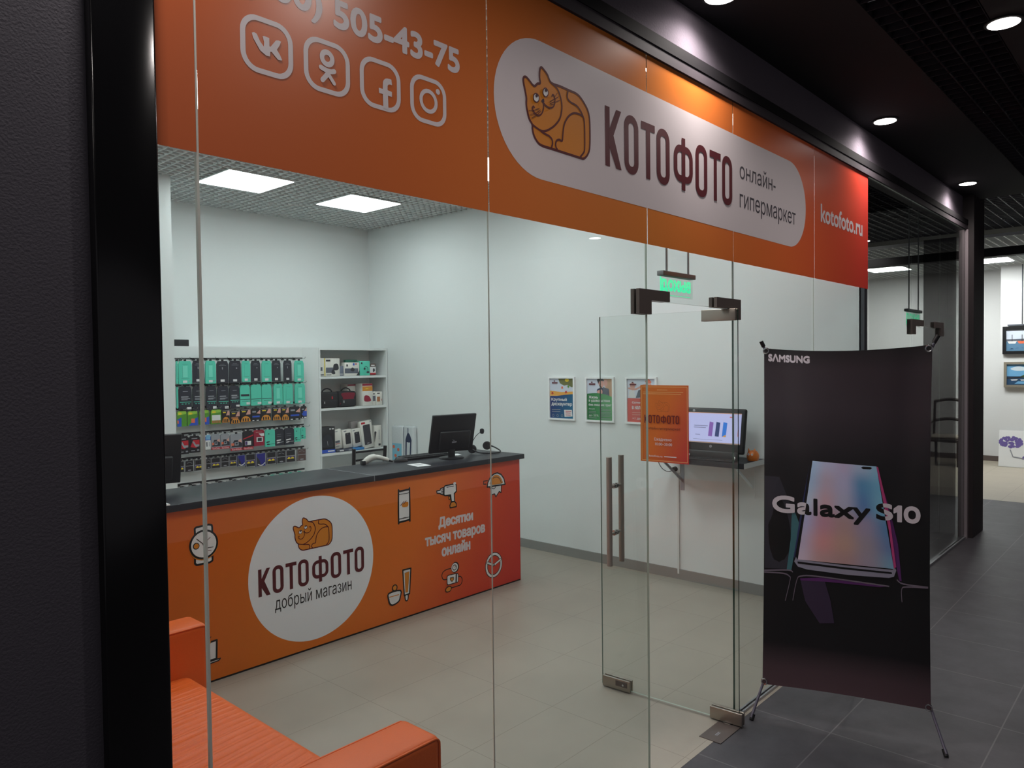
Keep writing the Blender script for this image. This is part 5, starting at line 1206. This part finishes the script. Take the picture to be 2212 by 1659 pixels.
def P3(a, u0, u1, v0, v1):
    W_ = u1 - u0; H_ = v1 - v0
    Q = lambda x, y: (u0 + W_ * x, v0 + H_ * y)
    a.fill(smooth([Q(.66, .90), Q(.84, .90), Q(.84, .80), Q(.72, .80)], True), m_skin); a.fill(smooth([Q(.64, .93), Q(.74, 1.0), Q(.86, .93), Q(.8, .90)], True), m_org2); a.stroke(smooth([Q(.05, .78), Q(.3, .76), Q(.6, .86), Q(.72, .84)]), .016, m_skin)
    a.fill(smooth([Q(.1, .88), Q(.2, .92), Q(.28, .86), Q(.22, .72), Q(.12, .78)], True), m_skin); a.fill([Q(.3, .56), Q(.6, .58), Q(.75, .8), Q(.4, .74)], m_pgrey); a.fill([Q(.04, .56), Q(.3, .56), Q(.24, .74), Q(.06, .72)], m_tagw)
    a.fill([Q(0, 0), Q(1, 0), Q(1, .55), Q(0, .55)], m_p3)
    logo_small(a, *Q(.08, .875), W_ * .25)
    a.text('Сотни товаров', *Q(.17, .42), *Q(.95, .475), m_tagw, .0016); a.text('в наличии', *Q(.17, .30), *Q(.75, .37), m_tagw, .002)
    a.lines(Q(.17, 0)[0], Q(.6, 0)[0], [Q(0, .22)[1], Q(0, .17)[1]], .005, m_skin); a.text('+1 день', *Q(.18, .05), *Q(.62, .11), m_tagw)
poster('framed poster with a blue lower half and autumn leaves', 2.487, 2.796, P1)
poster('framed poster with a green lower half and an embracing couple', 2.058, 2.367, P2)
poster('framed poster with a coral red lower half, partly behind the opening hours sheet', 1.629, 1.938, P3)

# ------------------------------------------------------------------ opening hours sheet on the door leaf
m_hours = gradient('hours_print', (0.0, -0.86, -0.35), -0.98, -0.62, [(0.0, (222, 122, 38)), (0.45, (226, 118, 46)), (1.0, (206, 60, 62))], 0.4)
t = thing('opening_hours_sheet', 'orange opening hours sheet stuck on the open glass door', 'sheet', (3.40, 0.335, 1.26), math.radians(3.4)); M0 = D_M @ Matrix.Translation((-0.0056, 0, 0))
mb = MB(D_M); mb.box((-0.0064, 0.200, 1.262), (-0.0054, 0.474, 1.661), m_hours); mb.build('sheet', t)
a = Art(lambda u, v, h: D_M @ Vector((-0.0064 - h, -u, v)), 0.0004, 0.0003)
m_pgold = mat('print_gold', (244, 196, 130), 0.45)
a.stroke([(-.466, 1.270), (-.208, 1.270), (-.208, 1.652), (-.466, 1.652)], .0022, m_pgold, True)
a.lines(-.377, -.316, [1.637], .002, m_pgold); a.lines(-.458, -.221, [1.625], .0024, m_pgold); a.lines(-.458, -.227, [1.616], .0024, m_pgold)
catlogo(a, -.384, 1.525, 0.21, False, mat('print_rust', (150, 74, 36), 0.45)); koto(a, -.449, 1.464, 0.0425, mat('print_oxblood', (116, 26, 30), 0.45))
a.text('онлайн-гипермаркет', -.440, 1.428, -.243, 1.445, m_claret); a.text('Ежедневно', -.390, 1.371, -.293, 1.390, m_film_w, .0004); a.text('10:00–20:00', -.386, 1.350, -.290, 1.364, m_film_w, .0004)
a.text('kotofoto.ru', -.421, 1.289, -.345, 1.299, m_film_w, .0005); a.lines(-.335, -.255, [1.294], .005, m_film_w)
a.build('print', t)

# ------------------------------------------------------------------ wall shelf with the all-in-one computer
ws = thing('wall_shelf', 'black wall shelf on grey brackets carrying the computer', 'shelf', (5.25, 1.1, 1.0))
mb = MB(); mb.box((5.088, 0.706, 1.003), (XR, 1.46, 1.042), m_top, fm={2: mat('shelf_end', (196, 200, 200), .5)}); mb.build('shelf_board', ws)
for y, m_br in ((1.40, m_gry), (0.80, m_white)):
    mb = MB()
    mb.box((XR - 0.004, y - .016, 0.735), (XR, y + .016, 1.003), m_br); mb.box((5.15, y - .012, 0.999), (XR, y + .012, 1.003), m_br)
    mb.prism([(XR - .002, y - .004, .80), (XR - .002, y - .004, .825), (5.17, y - .004, 1.0), (5.15, y - .004, .99)], (0, .008, 0), m_br); mb.build('bracket', ws)
t = thing('all_in_one_computer', 'black all-in-one computer with a lit shop page on the wall shelf', 'computer', (5.25, 1.0, 1.042)); 
T = Matrix.Translation((5.16, 1.0, 1.042)) @ Matrix.Rotation(math.radians(-90), 4, 'Z') @ Matrix.Rotation(math.radians(-9), 4, 'X')   # local x = -y (right in view), local -y = front
mb = MB(T); mb.box((-0.252, 0.0, 0.055), (0.252, 0.035, 0.392), m_black, bev=0.016, seg=4); mb.build('housing', t)
mb = MB(T); mb.box((-0.20, 0.035, 0.10), (0.20, 0.075, 0.33), m_black, bev=0.02); mb.build('back_cover', t)
m_scr = emit('screen_glow', (196, 200, 246), 0.85)
mb = MB(T); mb.box((-0.227, -0.0012, 0.125), (0.220, 0.0, 0.355), m_scr); o = mb.build('screen', t)
E_ = lambda n, c: emit(n, c, 0.75)
a = Art(lambda u, v, h: T @ Vector((u, -0.0012 - h, v)), 0.0004, 0.0003)
R_(a, -.227, .350, .220, .355, E_('scr_orange', (226, 170, 140)), False); R_(a, -.227, .125, .220, .133, E_('scr_tan', (176, 150, 136)))
for u, c, nm_ in ((-.02, (146, 104, 190), 'scr_violet'), (.035, (60, 76, 126), 'scr_navy'), (.092, (60, 132, 232), 'scr_blue')):
    a.fill([(u - .018, .178), (u + .014, .176), (u + .020, .282), (u - .012, .288)], E_(nm_, c), up=False)
a.up(); a.fill([(.078, .178), (.106, .176), (.104, .195)], E_('scr_amber', (230, 170, 80)), up=False); R_(a, -.16, .252, -.045, .256, E_('scr_grey', (120, 124, 160)), False); R_(a, -.16, .238, -.06, .242, E_('scr_grey', 0), False); R_(a, -.145, .184, -.105, .188, E_('scr_grey', 0), False); R_(a, -.16, .150, .08, .152, E_('scr_grey', 0), False)
R_(a, .128, .322, .154, .330, E_('scr_red', (220, 110, 100)), False); R_(a, .198, .185, .206, .235, E_('scr_red', 0))
a.build('screen_picture', t)
a = Art(lambda u, v, h: T @ Vector((u, -h, v)), 0.0006, 0.0003); a.fill(circ(-.012, .102, .0105, n=20), m_gry); a.stroke([(-.016, .097), (-.013, .107)], .0018, m_black); a.stroke([(-.009, .107), (-.012, .097)], .0018, m_black); o = a.build('round_badge', t); o['label'] = 'small round silver badge'
a = Art(lambda u, v, h: T @ Vector((u, -h, v)), 0.0006); a.fill(smooth([(-.18, .362), (-.16, .362), (-.165, .377), (-.178, .378)], True), m_gry); o = a.build('webcam_sticker', t)
mb = MB(); 
for y in (0.815, 1.185): mb.tube([(5.155, y, 1.0505), (5.19, y, 1.10)], 0.008, m_chrome, 8)
mb.box((5.165, 0.795, 1.042), (5.21, 1.205, 1.11), m_black, bev=.01); mb.build('stand', t)
t = thing('keyboard', 'black keyboard on the wall shelf in front of the lit computer', 'keyboard', (5.12, 1.02, 1.042))
mb = MB(); mb.box((5.094, 0.80, 1.0425), (5.15, 1.20, 1.056), m_black_m, bev=.004); mb.build('case', t)
mb = MB()
for i in range(18):
    for j in range(4): mb.box((5.098 + j * .0125, .81 + i * .0212, 1.055), (5.108 + j * .0125, .827 + i * .0212, 1.060), m_black)
mb.build('keys', t)
# cat figurine
t = thing('cat_figurine', 'small orange cat figurine at the end of the wall shelf', 'figurine', (5.30, 0.735, 1.042))
m_fig = mat('figurine_orange', (206, 112, 40), 0.35)
mb = MB(Matrix.Translation((5.30, 0.735, 1.0425)))
mb.lathe([(0.0, 0), (0.036, 0.0), (0.044, 0.014), (0.046, 0.034), (0.040, 0.056), (0.028, 0.072), (0.0, 0.078)], m_fig, n=24)
for s in (-1, 1):
    b = Vector((-0.018, 0.018 * s, 0.062)); n = 8
    vs = [b + Vector((0.014 * math.cos(2 * PI * k / n), 0.014 * math.sin(2 * PI * k / n), 0)) for k in range(n)] + [b + Vector((-0.004, 0.008 * s, 0.034))]
    mb.add(vs, [(k, (k + 1) % n, n) for k in range(n)], m_fig, True)
mb.build('body', t)
a = Art(lambda u, v, h: Vector((5.30 - 0.0445 - h, 0.735 - u, 1.0425 + v)), 0.0002, 0.0004)
for s in (-1, 1): a.fill(circ(.013 * s, .050, .008, n=14), m_eye, up=False)
a.up()
for s in (-1, 1): a.fill(circ(.013 * s + .001, .052, .0035, n=10), m_catD, up=False)
a.fill([(-.004, .042), (.004, .042), (0, .036)], m_catD, up=False); a.stroke(smooth([(-.016, .032), (-.008, .028), (0, .035), (.008, .028), (.016, .032)]), .0018, m_catL, up=False)
a.mb.v = [Vector((min(p.x, 5.30 - 0.0445 + 0.0), p.y, p.z)) for p in a.mb.v]; a.build('face', t)
# socket, plug, cable, conduit
t = thing('wall_socket', 'white double socket on the right wall under the shelf', 'socket', (XR, 1.455, 0.93))
mb = MB(); mb.box((XR - .012, 1.415, .875), (XR, 1.495, 1.0), mat('socket_white', (232, 232, 230), .4), bev=.004); mb.build('plate', t)
for z in (.905, .968):
    mb = MB(); mb.lathe([(.02, -.015), (.026, -.0118)], m_paper, (XR, 1.455, z), 20, 'X'); mb.build('outlet', t)
t = thing('power_plug', 'black plug and cable hanging in a loop below the wall shelf', 'plug', (XR - .02, 1.455, .905))
mb = MB(); mb.lathe([(.019, -.05), (.021, -.016)], m_black, (XR, 1.455, .905), 16, 'X'); mb.build('plug_body', t)
mb = MB(); mb.tube(smooth([(XR - .048, 1.455, .90), (XR - .06, 1.50, .885), (XR - .05, 1.56, .905), (XR - .04, 1.60, .96), (XR - .06, 1.56, 1.01), (XR - .08, 1.50, 1.03)]), .0035, m_black, 6); mb.build('cable', t)
t = thing('cable_conduit', 'thin white cable duct running down the right wall to the skirting', 'duct', (XR, 1.435, 0.05))
mb = MB(); mb.box((XR - .014, 1.428, .045), (XR, 1.444, .875), mat('duct_white', (220, 222, 220), .5)); mb.build('duct', t)

# ------------------------------------------------------------------ exit signs
m_exit = emit('exit_green', (90, 255, 190), 1.15); m_acr = glass('acrylic', (0.94, 1.0, 0.97))
def exit_sign(label, x0, x1, y, z0, z1, ztop, rods):
    t = thing('exit_sign', label, 'exit sign', ((x0 + x1) / 2, y, z1), 0, 'hanging exit signs')
    mb = MB(); mb.box((x0, y - .02, z1 - .026), (x1, y + .02, z1), mat('exit_bar_grey', (122, 126, 128), .5), bev=.003); mb.build('lamp_bar', t)
    mb = MB(); mb.box((x0 + .004, y - .003, z0), (x1 - .004, y + .003, z1 - .026), m_acr); mb.build('plate', t)
    a = Art(lambda u, v, h: Vector((x0 + x1 - u, y + .0032 + h, v)), 0.0004)      # reads from inside the shop
    a.text('ВЫХОД', x0 + .022, z0 + .026, x1 - .02, z1 - .044, m_exit, .0115); R_(a, x0 + .02, z0 + .008, x1 - .02, z0 + .011, m_exit); R_(a, x1 - .02, z0 + .012, x1 - .006, z1 - .03, m_exit)
    o = a.build('lettering', t); o['label'] = 'glowing green word, mirrored from this side'
    for x in rods:
        mb = MB(); mb.tube([(x, y, z1 - .004), (x, y, ztop)], .006, mat('exit_bar_grey'), 8); mb.build('hanging_rod', t)
exit_sign('green exit sign hanging inside the shop above the glass door', 3.455, 3.80, 0.40, 2.128, 2.262, CZ, (3.52, 3.75))
exit_sign('green exit sign hanging behind the glass of the next unit', 7.62, 8.09, 0.30, 2.09, 2.25, 3.40, (7.70, 8.02))

# ------------------------------------------------------------------ advertising banner on an X stand
BTL, BTR, BBL, BBR = Vector((3.672, -0.068, 1.845)), Vector((3.762, -0.810, 1.846)), Vector((3.590, -0.092, 0.16)), Vector((3.826, -0.796, 0.16))
BN = (BTR - BTL).cross(BBL - BTL).normalized()
if BN.x > 0: BN = -BN
def bpos(s, t, h):
    p = BTL.lerp(BTR, s).lerp(BBL.lerp(BBR, s), t)
    sag = 4 * s * (1 - s)
    p = p + Vector((0, 0, -0.022 * sag * (1 - t) ** 3 + 0.006 * sag * t ** 4))
    q = 4 * t * (1 - t)
    p = p + (BTR - BTL) * ((0.5 - s) * 0.018 * q)
    w = -0.010 * math.exp(-((s - .1 - .25 * t) / .09) ** 2) * (1 - t) - 0.010 * math.exp(-((s - .92 + .22 * t) / .09) ** 2) * (1 - t) + 0.006 * math.sin(5 * s + 3 * t)
    return p + BN * (h + w)
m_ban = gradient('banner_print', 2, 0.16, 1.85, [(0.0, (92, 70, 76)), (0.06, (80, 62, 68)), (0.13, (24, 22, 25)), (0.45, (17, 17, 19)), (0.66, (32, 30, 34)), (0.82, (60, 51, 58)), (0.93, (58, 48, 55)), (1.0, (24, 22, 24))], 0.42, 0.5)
bs = thing('banner_stand', 'black advertising banner with a large smartphone picture on a tripod X stand', 'banner', (3.72, -0.45, 0))
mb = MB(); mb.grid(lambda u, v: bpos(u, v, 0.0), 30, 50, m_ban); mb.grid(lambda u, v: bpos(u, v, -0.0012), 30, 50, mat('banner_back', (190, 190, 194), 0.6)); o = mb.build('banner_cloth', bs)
bm2 = lambda L: [(u / 1000, v / 1000) for u, v in L]
a = Art(bpos, 0.0009, 0.0003)
m_bl = mat('banner_slate', (52, 50, 60), 0.45); m_bteal = mat('banner_teal', (70, 116, 124), 0.45); m_bviol = mat('banner_violet', (92, 40, 104), 0.45); m_bpink = mat('banner_pink', (196, 70, 130), 0.45); m_bline = mat('banner_line', (120, 108, 122), 0.45)
m_bsil = mat('banner_silver', (150, 146, 164), 0.45); m_bnavy = mat('banner_navy', (50, 56, 100), 0.45); m_btext = mat('banner_white', (216, 206, 214), 0.42); m_bblk = mat('banner_black', (16, 15, 18), 0.42); m_vdk = mat('banner_dark_violet', (58, 44, 68), 0.45)
def sub(poly, n=10):
    out = []
    for i in range(len(poly)):
        p, q = poly[i], poly[(i + 1) % len(poly)]
        k = max(1, int(math.hypot(q[0] - p[0], q[1] - p[1]) * n))
        out += [(p[0] + (q[0] - p[0]) * j / k, p[1] + (q[1] - p[1]) * j / k) for j in range(k)]
    return out
def bfill(key, m): a.fill(sub(bm2(DATA[key])), m)
def clampS(L): return [(min(max(u, 0.004), 0.996), v) for u, v in L]
a.fill(sub(clampS(bm2(DATA['b_lp']))), m_bl); bfill('b_lpg', m_bteal); bfill('b_lb', m_bnavy)
bfill('b_vio', m_bviol); bfill('b_vt2', m_vdk); bfill('b_vt', m_bviol)
for k in ('b_l1', 'b_l2', 'b_l3', 'b_l4', 'b_l5'): a.stroke(smooth(clampS(bm2(DATA[k]))), .004, m_bline, up=False)
a.up(); bfill('b_bot1', m_bsil); bfill('b_bot2', m_bblk); bfill('b_pk', m_bpink)
a.build('picture', bs)
# phone screen with its iridescent picture
SCR = [[(140, 162, 188), (150, 150, 175), (150, 140, 165), (138, 150, 172), (116, 150, 172)], [(130, 150, 175), (150, 136, 152), (142, 140, 166), (72, 115, 150), (92, 140, 166)],
       [(148, 158, 175), (160, 132, 142), (140, 140, 160), (75, 105, 146), (100, 148, 168)], [(140, 140, 170), (152, 112, 126), (142, 116, 116), (125, 115, 136), (76, 110, 146)],
       [(150, 140, 160), (165, 116, 116), (150, 120, 110), (126, 116, 126), (86, 106, 142)], [(164, 150, 165), (150, 120, 120), (140, 112, 112), (126, 116, 130), (96, 130, 150)]]
def scol(u, v):
    x = u * 4; y = v * 5; i = min(int(x), 3); j = min(int(y), 4); fx = x - i; fy = y - j
    fx = fx * fx * (3 - 2 * fx); fy = fy * fy * (3 - 2 * fy); o = []
    for k in range(3):
        A = lin(SCR[j][i][k]) * (1 - fx) + lin(SCR[j][i + 1][k]) * fx; B = lin(SCR[j + 1][i][k]) * (1 - fx) + lin(SCR[j + 1][i + 1][k]) * fx
        o.append(min(1.0, (A * (1 - fy) + B * fy) * 2.0))
    return (*o, 1)
q = bm2(DATA['b_scr']); c00, c10, c11, c01 = q[1], q[4], q[8], q[11]
def sq(u, v):
    x = (c00[0] * (1 - u) + c10[0] * u) * (1 - v) + (c01[0] * (1 - u) + c11[0] * u) * v
    y = (c00[1] * (1 - u) + c10[1] * u) * (1 - v) + (c01[1] * (1 - u) + c11[1] * u) * v
    return x, y
mb = MB(); hh = a.h + .0003; mb.grid(lambda u, v: bpos(*sq(u, v), hh), 24, 30, vcol_mat('banner_screen', 0.42), colfn=scol); o = mb.build('phone_screen', bs); o['label'] = 'iridescent phone screen picture'
a = Art(bpos, hh + .0004, .0003); a.fill([(u, v + .005) for u, v in bm2(DATA['b_slot'])], m_bblk); a.build('camera_slot', bs)
# lettering: white on the dark ground, black where it crosses the phone screen
scr_poly = [sq(0, 0), sq(1, 0), sq(1, 1), sq(0, 1)]
tc = fit(text_contours('Galaxy'), 0.058, -0.500, 0.659, -0.440) + fit(text_contours('S'), 0.698, -0.480, 0.790, -0.438) + [[(.798, -.450), (.798, -.4585), (.819, -.4535), (.819, -.4815), (.841, -.4815), (.841, -.4405), (.823, -.4405)]] + fit(text_contours('0'), 0.856, -0.482, 0.946, -0.440)
tc = [[(u, -v + (u - .5) * 0.006) for u, v in k] for k in tc]
V, F = fill2d(tc); V = [Vector(p) for p in V]; F = [list(f) for f in F]
for k in tc:
    V2, F2 = a._ribbon(k, .006, True, 6); o_ = len(V); V += V2; F += [[i + o_ for i in f] for f in F2]
nf = len(F); o_ = len(V); V += [Vector(p) for p in scr_poly]; F.append([o_ + i for i in range(4)])
r = delaunay_2d_cdt(V, [], F, 0, 1e-6); fw_, fb_ = [], []
for f, og in zip(r[2], r[5]):
    if any(k < nf for k in og): (fb_ if nf in og else fw_).append(tuple(f))
for part_ in (0, 1):
    a = Art(bpos, hh + .0005); VV = [tuple(p) for p in r[0]]; sel = lambda L: [f for f in L if (VV[f[0]][0] > .68) == bool(part_)]
    a._put(VV, sel(fw_), m_btext); a._put(VV, sel(fb_), m_bblk)
    o = a.build('lettering', bs); o['label'] = 'short lettering with digits, black and white' if part_ else 'large lettering, white and black'
a = Art(bpos, .0012); c_ = fit(text_contours('SΛMSUNG'), .030, -.0365, .297, -.0165); c_ = [[(u, -v) for u, v in k] for k in c_]
V, F = fill2d(c_); V = [Vector(p) for p in V]; F = [list(f) for f in F]
for k in c_:
    V2, F2 = a._ribbon(k, .004, True, 6); o_ = len(V); V += V2; F += [[i + o_ for i in f] for f in F2]
a._union(V, F, m_btext)
o = a.build('maker_lettering', bs); o['label'] = 'white maker name in the top corner'
# frame: hub, four arms, rear leg, grommets
hubp = bpos(.5, .62, -0.16); m_pole = mat('pole_grey', (120, 116, 132), 0.35, metal=0.6)
mb = MB(); mb.lathe([(0, -.03), (.03, -.03), (.03, .03), (0, .03)], m_black, hubp, 16); mb.build('hub', bs)
feet = {}
for s, t_, ext in ((0, 0, (-0.012, .012, .035)), (1, 0, (.012, -.02, .04))):
    c_ = bpos(s, t_, -.006); mb = MB(); mb.tube([hubp, c_.lerp(hubp, .03), c_ + Vector((ext[0], ext[1], ext[2]))], .006, m_pole, 8); o = mb.build('upper_arm', bs)
    d = (c_ + Vector(ext)); mb = MB(); mb.tube([c_ + Vector(ext) * .2, d], .010, m_black, 10); mb.build('end_cap', o)
for s, foot in ((0, Vector((3.508, -.070, 0.0))), (1, Vector((3.744, -.877, 0.0)))):
    c_ = bpos(s, 1, -.008); mb = MB(); mb.tube([hubp, c_, foot + Vector((0, 0, .012))], .0068, m_pole, 8); o = mb.build('leg', bs)
    mb = MB(); mb.tube([foot + (c_ - foot) * .16, foot + Vector((0, 0, .001))], .011, m_black, 10); mb.build('rubber_foot', o)
rf = hubp + Vector((0.42, 0.10, 0)); rf.z = 0
mb = MB(); mb.tube([hubp, rf], .0068, m_pole, 8); o = mb.build('leg', bs); mb = MB(); mb.tube([rf + (hubp - rf) * .05, rf], .011, m_black, 10); mb.build('rubber_foot', o)
for s, t_ in ((.014, .008), (.982, .010), (.012, .992), (.988, .994)):
    c_ = bpos(s, t_, .001); q_ = BN; r0 = q_.orthogonal().normalized(); r1 = q_.cross(r0)
    mb = MB(); mb.tube([c_ + r0 * .013 * math.cos(2 * PI * k / 16) + r1 * .013 * math.sin(2 * PI * k / 16) for k in range(17)], .0045, m_chrome, 6, False); mb.build('grommet', bs)

# ------------------------------------------------------------------ floor spring cover under the door pivot
t = thing('floor_plate', 'steel cover plate of the door spring let into the floor', 'plate', (3.29, -0.01, 0))
mb = MB(); mb.box((3.188, -0.067, 0.0), (3.395, 0.043, 0.003), m_steel_d); mb.build('plate', t)
mb = MB(); mb.lathe([(.028, .003), (.030, .0045), (.018, .0075)], m_chrome, (3.405, 0.0, 0), 20); mb.build('spindle', t)
a = Art(lambda u, v, h: Vector((u, v, .003 + h))); a.lines(3.245, 3.285, [-.01, -.018], .004, m_gry); a.build('print', t)

# ------------------------------------------------------------------ gallery things
GX = 14.60
def frame_pic(name, label, y0, y1, z0, z1, mfr, fwid, art, x=GX):
    t = thing(name, label, 'painting', (x, (y0 + y1) / 2, z0), 0, 'paintings in the gallery')
    mb = MB()
    for a_, b_ in (((y0, z0), (y1, z0 + fwid)), ((y0, z1 - fwid), (y1, z1)), ((y0, z0 + fwid), (y0 + fwid, z1 - fwid)), ((y1 - fwid, z0 + fwid), (y1, z1 - fwid))): mb.box((x - .03, a_[0], a_[1]), (x + .012, b_[0], b_[1]), mfr)
    mb.build('frame', t)
    mb = MB(); mb.box((x - .008, y0 + fwid, z0 + fwid), (x + .008, y1 - fwid, z1 - fwid), m_sky); mb.build('canvas', t)
    a = Art(facing_side(x - .008), .0015, .001); art(a, -y1 + fwid, -y0 - fwid, z0 + fwid, z1 - fwid); a.build('picture', t)
m_sea = mat('paint_sea', (92, 130, 160), .5); m_sea2 = mat('paint_sea_dark', (40, 72, 104), .5); m_skyb = mat('paint_sky', (110, 168, 210), .5); m_pgreen = mat('paint_green', (70, 92, 50), .5); m_lilac = mat('paint_lilac', (112, 96, 160), .55); m_cloud = mat('paint_cloud', (206, 218, 226), .5)
def A1(a, u0, u1, v0, v1):
    Q = lambda x, y: (u0 + (u1 - u0) * x, v0 + (v1 - v0) * y)
    a.fill([Q(0, 0), Q(1, 0), Q(1, .45), Q(0, .45)], m_sea); a.fill([Q(0, .45), Q(1, .45), Q(1, .58), Q(0, .55)], m_pgrey)
    for x, c in ((.15, m_tagw), (.4, m_org2), (.62, m_red), (.82, m_tagw)): a.fill([Q(x - .12, .46), Q(x + .12, .46), Q(x + .08, .34), Q(x - .08, .34)], c, up=False); 
    a.up()
    for x in (.15, .4, .62): a.stroke([Q(x, .46), Q(x, .75)], .008, m_pdk, up=False)
    for k in range(6): a.fill([Q(.08 + k * .14, .08 + .04 * (k % 3)), Q(.2 + k * .14, .1 + .03 * (k % 2)), Q(.14 + k * .14, .14)], m_sea2, up=False)
def A2(a, u0, u1, v0, v1):
    Q = lambda x, y: (u0 + (u1 - u0) * x, v0 + (v1 - v0) * y)
    a.fill([Q(0, .4), Q(1, .4), Q(1, 1), Q(0, 1)], m_skyb); a.fill(smooth([Q(.1, .8), Q(.3, .9), Q(.5, .82), Q(.45, .7), Q(.2, .7)], True), m_cloud); a.fill([Q(0, .0), Q(1, .0), Q(1, .42), Q(0, .42)], m_sea2)
    a.fill(smooth([Q(.35, .38), Q(.6, .58), Q(.85, .52), Q(1, .36), Q(.7, .34)], True), m_pgreen); a.fill([Q(0, .36), Q(.45, .42), Q(.4, .34), Q(0, .3)], m_pdk)
    for x in (.1, .35, .7): a.fill([Q(x, .26), Q(x + .2, .28), Q(x + .16, .22), Q(x + .03, .21)], m_tagw, up=False)
    a.fill([Q(.2, .05), Q(.7, .05), Q(.8, .16), Q(.3, .18)], m_skyb)
frame_pic('painting', 'harbour painting with red and white boats in a black frame, upper on the gallery wall', 0.02, 0.665, 1.845, 2.294, m_black, .05, A1)
frame_pic('painting', 'seascape painting with a bright blue sky, lower on the gallery wall', 0.04, 0.645, 1.30, 1.716, mat('frame_taupe', (130, 122, 108), .5), .04, A2)
mb = MB(); 
t = thing('canvas', 'unframed canvas with a lilac flower bush leaning on the gallery wall at floor level', 'canvas', (14.5, 0.38, 0))
mb = MB(Matrix.Translation((14.50, 0, 0)) @ Matrix.Rotation(math.radians(8), 4, 'Y')); mb.box((-.02, .0, .002), (.0, .70, .60), m_paper); mb.build('stretched_canvas', t)
TT = Matrix.Translation((14.50, 0, 0)) @ Matrix.Rotation(math.radians(8), 4, 'Y')
a = Art(lambda u, v, h: TT @ Vector((-.02 - h, -u, v)), .002, .001); random.seed(3)
VP, FP = [], []
for k in range(60):
    r_, th = math.sqrt(random.random()), random.random() * 2 * PI
    c_ = circ(-.53 + .15 * r_ * math.cos(th), .40 + .105 * r_ * math.sin(th), .028, .022, 7); o_ = len(VP); VP += [Vector(p) for p in c_]; FP.append([o_ + i for i in range(7)])
for k in range(16):
    c_ = circ(-.36 + .09 * random.random(), .15 + .05 * random.random(), .028, .018, 7); o_ = len(VP); VP += [Vector(p) for p in c_]; FP.append([o_ + i for i in range(7)])
a._union(VP, FP, m_lilac); a.up()
a.stroke([(-.54, .28), (-.50, .17), (-.36, .15)], .016, m_gry, up=False); a.build('picture', t)
t = thing('picture_wire', 'thin steel picture wire on the gallery wall above the harbour painting', 'picture wire', (14.6, .40, 2.29)); mb = MB(); mb.tube([(14.605, .40, 2.33), (14.605, .40, 3.36)], .006, m_pgrey, 6); mb.box((14.595, .18, 2.310), (14.615, .60, 2.330), m_pgrey); mb.build('wire', t)
# antique style chair in the gallery
t = thing('armchair', 'dark carved wooden chair standing in the gallery, seen through the glass', 'chair', (14.2, 1.40, 0))
m_wd = mat('dark_wood', (52, 40, 34), .45); cx, cy = 14.2, 1.40
for x, y in ((cx - .22, cy - .22), (cx + .2, cy - .2), (cx - .22, cy + .22), (cx + .2, cy + .2)):
    mb = MB(); mb.tube(smooth([(x, y, .0), (x + (.02 if x > cx else -.02), y, .2), (x, y, .44)]), [.018, .017, .017, .018, .02, .021, .022, .024, .026], m_wd, 8); mb.build('leg', t)
mb = MB(); mb.box((cx - .26, cy - .26, .40), (cx + .24, cy + .26, .45), m_wd, bev=.01); mb.build('seat_frame', t)
mb = MB(); mb.box((cx - .24, cy - .24, .45), (cx + .22, cy + .24, .50), mat('seat_cloth', (170, 160, 146), .8), bev=.02); mb.build('seat', t)
for y in (cy - .23, cy + .23):
    mb = MB(); mb.tube([(cx + .20, y, .44), (cx + .24, y, .8), (cx + .28, y * 1.0, 1.06)], .02, m_wd, 8); mb.build('back_post', t)
    mb = MB(); mb.tube(smooth([(cx + .23, y, .70), (cx + .0, y, .70), (cx - .14, y, .66), (cx - .18, y, .44)]), .018, m_wd, 8); mb.build('armrest', t)
for z in (.72, 1.05):
    mb = MB(); mb.tube(smooth([(cx + .24 + (z - .7) * .13, cy - .24, z), (cx + .26 + (z - .7) * .13, cy, z + .04), (cx + .24 + (z - .7) * .13, cy + .24, z)]), .026, m_wd, 8); mb.build('back_rail', t)
